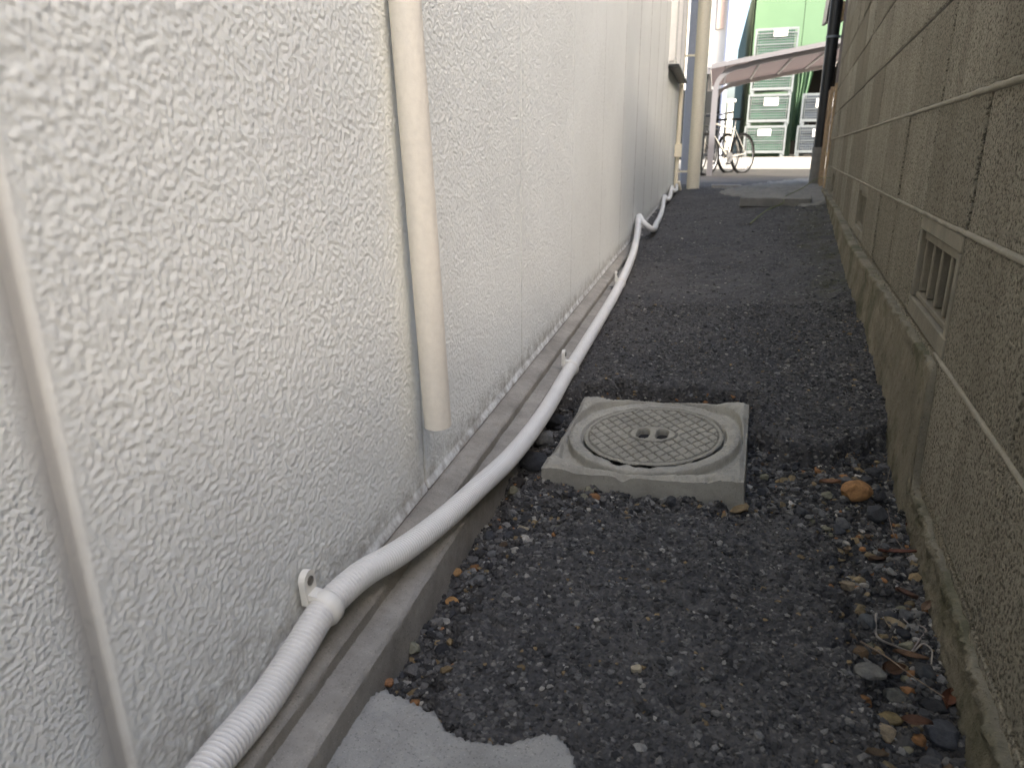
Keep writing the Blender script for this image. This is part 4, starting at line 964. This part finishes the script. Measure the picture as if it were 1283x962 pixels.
# bicycles ---------------------------------------------------------------
def bicycle(rear, heading, frame_mat, label, basket=False, tilt=.05):
    root = empty('bicycle', rear, label, 'bicycle', 'bicycles parked under the shelter'); root.rotation_euler = (tilt, 0, heading)
    R = .335; WB = 1.05; bbx = .44; bbz = .28; st = (bbx - .17, .0, .80); hd = (bbx + .50, .0, .86); hdl = (bbx + .535, 0, .74)
    O = (0, 0, 0)
    def B(mb, name, mat, par=root, smooth=True): return mb.build(name, mat, par, smooth=smooth, org=O)
    for cx_ in (0, WB):
        ring_ = [(cx_ + R*cos(a), 0, R + R*sin(a)*.999) for a in np.linspace(0, 2*pi, 36, endpoint=False)]
        mb = MB(); mb.tube([((x-cx_)*.94 + cx_, y, (z-R)*.94 + R) for x, y, z in ring_], .012, 6, closed=True); 
        for a in np.linspace(0, 2*pi, 20, endpoint=False):
            mb.bar((cx_ + .02*cos(a+.6), .02*(-1)**int(a*10), R + .02*sin(a+.6)), (cx_ + R*.93*cos(a), 0, R + R*.93*sin(a)), .0035)
        mb.tube([(cx_, -.045, R), (cx_, .045, R)], .022, 10)
        w_ = B(mb, 'wheel', M['chrome']); mb = MB(); mb.tube(ring_, .026, 8, closed=True); B(mb, 'tyre', M['tyre'], w_)
    mb = MB(); bb = (bbx, 0, bbz)
    mb.tube([bb, st], .017, 10); mb.tube([bb, hdl], .019, 10); mb.tube([(st[0]+.015, 0, st[2]-.06), hd], .017, 10); mb.tube([hd, hdl], .020, 10)
    for sgn in (-1, 1):
        mb.tube([(bbx, sgn*.03, bbz), (0, sgn*.06, R)], .010, 8); mb.tube([(st[0], sgn*.02, st[2]-.06), (0, sgn*.06, R)], .008, 8)
    fr_ = B(mb, 'frame', frame_mat)
    mb = MB(); mb.tube([hd, (hd[0]-.02, 0, hd[2]+.09)], .014, 8)
    for sgn in (-1, 1): mb.tube([(hdl[0], sgn*.05, hdl[2]-.02), (hdl[0]+.05, sgn*.052, .55), (WB, sgn*.052, R)], .011, 8)
    B(mb, 'fork', frame_mat)
    mb = MB(); hz = hd[2] + .11; mb.tube([(hd[0]-.10, -.29, hz+.02), (hd[0]-.02, -.18, hz), (hd[0]-.02, 0, hz), (hd[0]-.02, .18, hz), (hd[0]-.10, .29, hz+.02)], .012, 8); hb = B(mb, 'handlebar', M['chrome'])
    for sgn in (-1, 1):
        mb = MB(); mb.tube([(hd[0]-.09, sgn*.27, hz+.018), (hd[0]-.16, sgn*.33, hz+.03)], .017, 8); B(mb, 'grip', M['tyre'], hb)
    mb = MB(); mb.tube([st, (st[0]-.02, 0, st[2]+.10)], .013, 8); B(mb, 'seat_post', M['chrome'])
    mb = MB(); sc_ = (st[0]-.03, 0, st[2]+.12)
    sec = [(-.13, .075, .03), (-.10, .085, .04), (-.03, .06, .035), (.05, .03, .03), (.12, .02, .024), (.135, .008, .015)]
    vs_ = []; fs_ = []
    for x, w_, h in sec:
        for a in np.linspace(0, 2*pi, 10, endpoint=False): vs_.append((sc_[0]+x, w_*cos(a), sc_[2] + h*.5*sin(a)))
    for i in range(len(sec)-1):
        for j in range(10): fs_.append((i*10+j, i*10+(j+1) % 10, (i+1)*10+(j+1) % 10, (i+1)*10+j))
    fs_ += [tuple(range(10)), tuple(range(50, 60))]
    mb.add(vs_, fs_); B(mb, 'saddle', M['tyre'])
    mb = MB(); mb.tube([(bbx, .045, bbz), (bbx, .05, bbz)], .09, 20); mb.bar((bbx, .07, bbz), (bbx + .12, .07, bbz - .11), .02); mb.bar((bbx, -.07, bbz), (bbx - .12, -.07, bbz + .11), .02); ck = B(mb, 'crank', M['chrome'])
    for sgn in (1, -1):
        mb = MB(); mb.box((bbx + sgn*.12, sgn*.12, bbz - sgn*.11), (.09, .08, .022)); B(mb, 'pedal', M['tyre'], ck, False)
    mb = MB(); mb.bar((bbx, .05, bbz + .085), (0, .055, R + .03), .006); mb.bar((bbx, .05, bbz - .085), (0, .055, R - .03), .006); B(mb, 'chain', M['tyre'])
    if basket:
        mb = MB(); bx, bz = hd[0] + .2, hd[2] - .05
        for z in np.linspace(0, .24, 6):
            w_ = .13 + .05*z/.24; pl = [(bx - w_, -w_*1.1, bz + z), (bx + w_, -w_*1.1, bz + z), (bx + w_, w_*1.1, bz + z), (bx - w_, w_*1.1, bz + z)]
            for a, b in zip(pl, pl[1:] + pl[:1]): mb.bar(a, b, .006)
        for t in np.linspace(-1, 1, 8):
            for (ax_, sg) in ((0, 1), (0, -1), (1, 1), (1, -1)):
                lo = (bx + t*.13, sg*.143, bz) if ax_ == 0 else (bx + sg*.13, t*.143, bz); hi = (bx + t*.18, sg*.198, bz + .24) if ax_ == 0 else (bx + sg*.18, t*.198, bz + .24); mb.bar(lo, hi, .005)
        B(mb, 'basket', M['black'], root, False)
    return root
rw = ony(931, 195, 14.3); hdg = math.atan2(-.80, -.60)
bicycle((rw[0], 14.3, gz(rw[0], 14.3)), hdg, M['silver'], 'silver-framed bicycle parked behind the shelter post')
bicycle((rw[0] - .24, 14.42, gz(rw[0], 14.42)), hdg + .06, M['black'], 'black bicycle with front basket half hidden behind the silver bicycle', True, .09)

# white building with blue downpipe -------------------------------------
wb = empty('white_building', (-3, 20, 0), 'bright white building with beige shutter beyond the shelter', 'building')
xr = ony(912, 60, 20)[0]
mb = MB(); mb.box((xr - 4.0, 24, 4.1), (8.0, 8.0, 8.2)); mb.build('wall', M['plaster'], wb)
mb = MB(); mb.box((xr - 4.0, 24, 8.3), (8.4, 8.4, .2)); mb.build('roof', M['roof_tile'], wb)
a = ony(897.5, 37, 20); b2 = ony(906.5, 37, 20); mb = MB(); mb.box(((a[0]+b2[0])/2, 19.985, a[2] + .9), (b2[0]-a[0], .05, 1.8)); mb.build('shutter', M['beige'], wb)
mb = MB(); mb.box((xr - .72, 19.985, .95), (1.3, .04, 1.75)); mb.build('black_panel', M['black'], wb)  # plain black panel over the lower front wall
mb = MB(); mb.tube([(xr - .02, 19.9, .2), (xr - .02, 19.9, 8.1)], .065, 14); tag(mb.build('blue_downpipe', M['blue_pipe'], smooth=True), 'pale blue downpipe at the corner of the white building', 'pipe')

# green sheeted warehouse -------------------------------------------------
gwx0, gwy0, gwy1, eave = .83, 22.9, 40.0, EYE + 4.25
gr = empty('green_warehouse', (4, 22.9, 0), 'tall green sheeted warehouse with open curtained bay', 'warehouse')
# siding on the left flank (ribbed)
yy = np.linspace(gwy0, gwy1, 240); zz = np.array([.1, 1, 2, 3, eave]); Yb, Zb = np.meshgrid(yy, zz, indexing='xy')
Xb = gwx0 + .035*np.sign(np.sin(Yb*2*pi/.7))*np.minimum(1, np.abs(np.sin(Yb*2*pi/.7))*3)
link('side_cladding', grid_mesh('side_cladding', np.stack([Xb, Yb, Zb], -1) - np.array(gr.location)), M['green_dark'], gr)
mb = MB(); mb.box((6.5, 31.5, eave/2 + .1), (11.2, 17.0, eave - .1)); mb.box((6.5, 23.2, eave + 1.2), (11.2, .4, 2.5))
# front hangs as separate sheets between seams
op0, op1, opz = ony(1001, 83, gwy0)[0], 6.2, EYE + 2.25
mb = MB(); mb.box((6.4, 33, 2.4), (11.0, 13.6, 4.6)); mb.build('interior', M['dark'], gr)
def sheet(x0, x1, z0, z1, name='sheet'):
    mb = MB(); mb.box(((x0+x1)/2, gwy0 - .0, (z0+z1)/2), (x1 - x0 - .012, .03, z1 - z0), b=.006); return mb.build(name, M['green_sheet'], gr)
xsS = [gwx0, op0, op0 + 1.35, op0 + 2.7, op1, op1 + 1.6, op1 + 3.2, 11.6]
for i in range(len(xsS)-1):
    inside = op0 - .01 <= xsS[i] < op1 - .01
    sheet(xsS[i], xsS[i+1], opz if inside else .12, eave + 1.8 + .25*min(i, 6))
mb = MB(); mb.add([(gwx0 - .03, gwy0 - .1, eave), (6.2, gwy0 - .1, eave + 2.6), (11.9, gwy0 - .1, eave), (gwx0 - .03, gwy1, eave), (6.2, gwy1, eave + 2.6), (11.9, gwy1, eave)], [(0, 1, 4, 3), (1, 2, 5, 4)]); mb.build('roof', M['green_dark'], gr)
# gathered curtain at the bay's left edge
ncv = 40; u = np.linspace(0, 1, ncv); zc = np.linspace(.6, opz + .05, 24); Ub, Zb = np.meshgrid(u, zc, indexing='xy')
wd = .42*(.55 + .45*sm(Zb, 1.0, opz)); Xc = op0 - .02 + Ub*wd + .0; Yc = gwy0 - .12 + .055*np.sin(Ub*26 + Zb*1.2) + .03*np.sin(Ub*11 - Zb*2)
link('curtain', grid_mesh('curtain', np.stack([Xc, Yc, Zb], -1) - np.array(gr.location)), M['green_sheet'], gr)
q = ony(917, 128, 21.0); mb = MB(); mb.box((q[0] - .02, 21.0, (q[2] + .15)/2), (.14, .14, q[2] - .15), b=.01); mb.box((q[0] - .02, 21.0, q[2] + .03), (.24, .2, .08), b=.01)
tag(mb.build('gate_post', M['plaster']), 'weathered pale gate post behind the bicycles', 'post')

# wire mesh cages ---------------------------------------------------------
def cage(cx_, cy_, z0, W, D, H, rz, label, group, load, loadlab, placard=None, flip=False):
    root = empty('wire_cage', (cx_, cy_, z0), label, 'wire cage', group, rz); O = (0, 0, 0)
    mb = MB(); f0 = .09
    for sx in (-1, 1):
        for sy in (-1, 1):
            mb.box((sx*(W/2 - .02), sy*(D/2 - .02), H/2 + .02), (.04, .04, H - .04)); mb.box((sx*(W/2 - .06), sy*(D/2 - .06), .045), (.09, .09, .09))
    for z in (f0 + .03, H - .015):
        for sy in (-1, 1): mb.box((0, sy*(D/2 - .018), z), (W - .08, .036, .05))
        for sx in (-1, 1): mb.box((sx*(W/2 - .018), 0, z), (.036, D - .08, .05))
    mb.build('frame', M['galv'], root, org=O)
    for (ax_, sg) in ((0, -1), (0, 1), (1, -1), (1, 1)):
        mb = MB(); L = W if ax_ == 0 else D; n = int(L/.055); 
        P_ = lambda t, z: ((t, sg*(D/2 - .01), z) if ax_ == 0 else (sg*(W/2 - .01), t, z))
        for t in np.linspace(-L/2 + .04, L/2 - .04, n): mb.bar(P_(t, f0), P_(t, H - .02), .008)
        nz = int(H/.075)
        for i, z in enumerate(np.linspace(f0 + .06, H - .05, nz)): mb.bar(P_(-L/2 + .03, z), P_(L/2 - .03, z), .010 if i % 4 else .022)
        mb.build('mesh_panel', M['galv'], root, org=O)
    if placard:
        x, z, w_, h = placard; mb = MB(); mb.box((x, -D/2 - .012, z), (w_, .008, h)); pl = mb.build('placard', M['placard'], root, org=O)
        mb = MB()
        for k in range(5): mb.box((x - w_*.3 + k*w_*.14, -D/2 - .0175, z + .01), (w_*.07*(1 + (k % 2)), .002, h*.16))
        mb.build('placard_print', M['ink'], pl, org=O)
    c, s_ = cos(rz), sin(rz)
    mb = MB(); zz0 = f0 + .06
    for i in range(3):
        hh_ = (H - .18)/3; mb.box((random.uniform(-.01, .01), random.uniform(-.01, .01), zz0 + hh_*(i + .5)), (W - .16, D - .16, hh_ - .02), b=.02)
    o = mb.build('crate_load', load, None, org=O); o.location = (cx_, cy_, z0); o.rotation_euler = (0, 0, rz); tag(o, loadlab, 'crate', group + ' contents'); return root
CY = 22.0; zc0 = gz(1.4, CY) + .012; pc = ony(931, 197, CY - .5); pd = ony(984, 197, CY - .5); CW = (pd[0]-pc[0]) - .02
cxl = (pc[0]+pd[0])/2; CH = .79
lv = ['bottom', 'second', 'third', 'top']
for i in range(4):
    pl = [(-.02, .62, .33, .17), (.05, .60, .36, .2), None, (.09, .67, .33, .17)][i]
    cage(cxl + (.0, .03, .05, .06)[i], CY, zc0 + i*CH, CW, .95, CH - .005, -.07, f'galvanised wire cage of green crates, {lv[i]} of the four-high stack', 'wire cages in the four-high stack', M['green_load'], f'green crates inside the {lv[i]} cage of the four-high stack', pl)
cxr = pd[0] + .17 + CW/2 + .17
for i in range(2):
    cage(cxr + .05*i, CY + .1, zc0 + i*CH, CW, .95, CH - .005, -.24, f'galvanised wire cage of navy crates, {["lower", "upper"][i]} of the two-high stack', 'wire cages in the two-high stack', M['navy_load'], f'navy crates inside the {["lower", "upper"][i]} cage of the two-high stack', [(.02, .6, .3, .2), (.12, .55, .6, .22)][i])
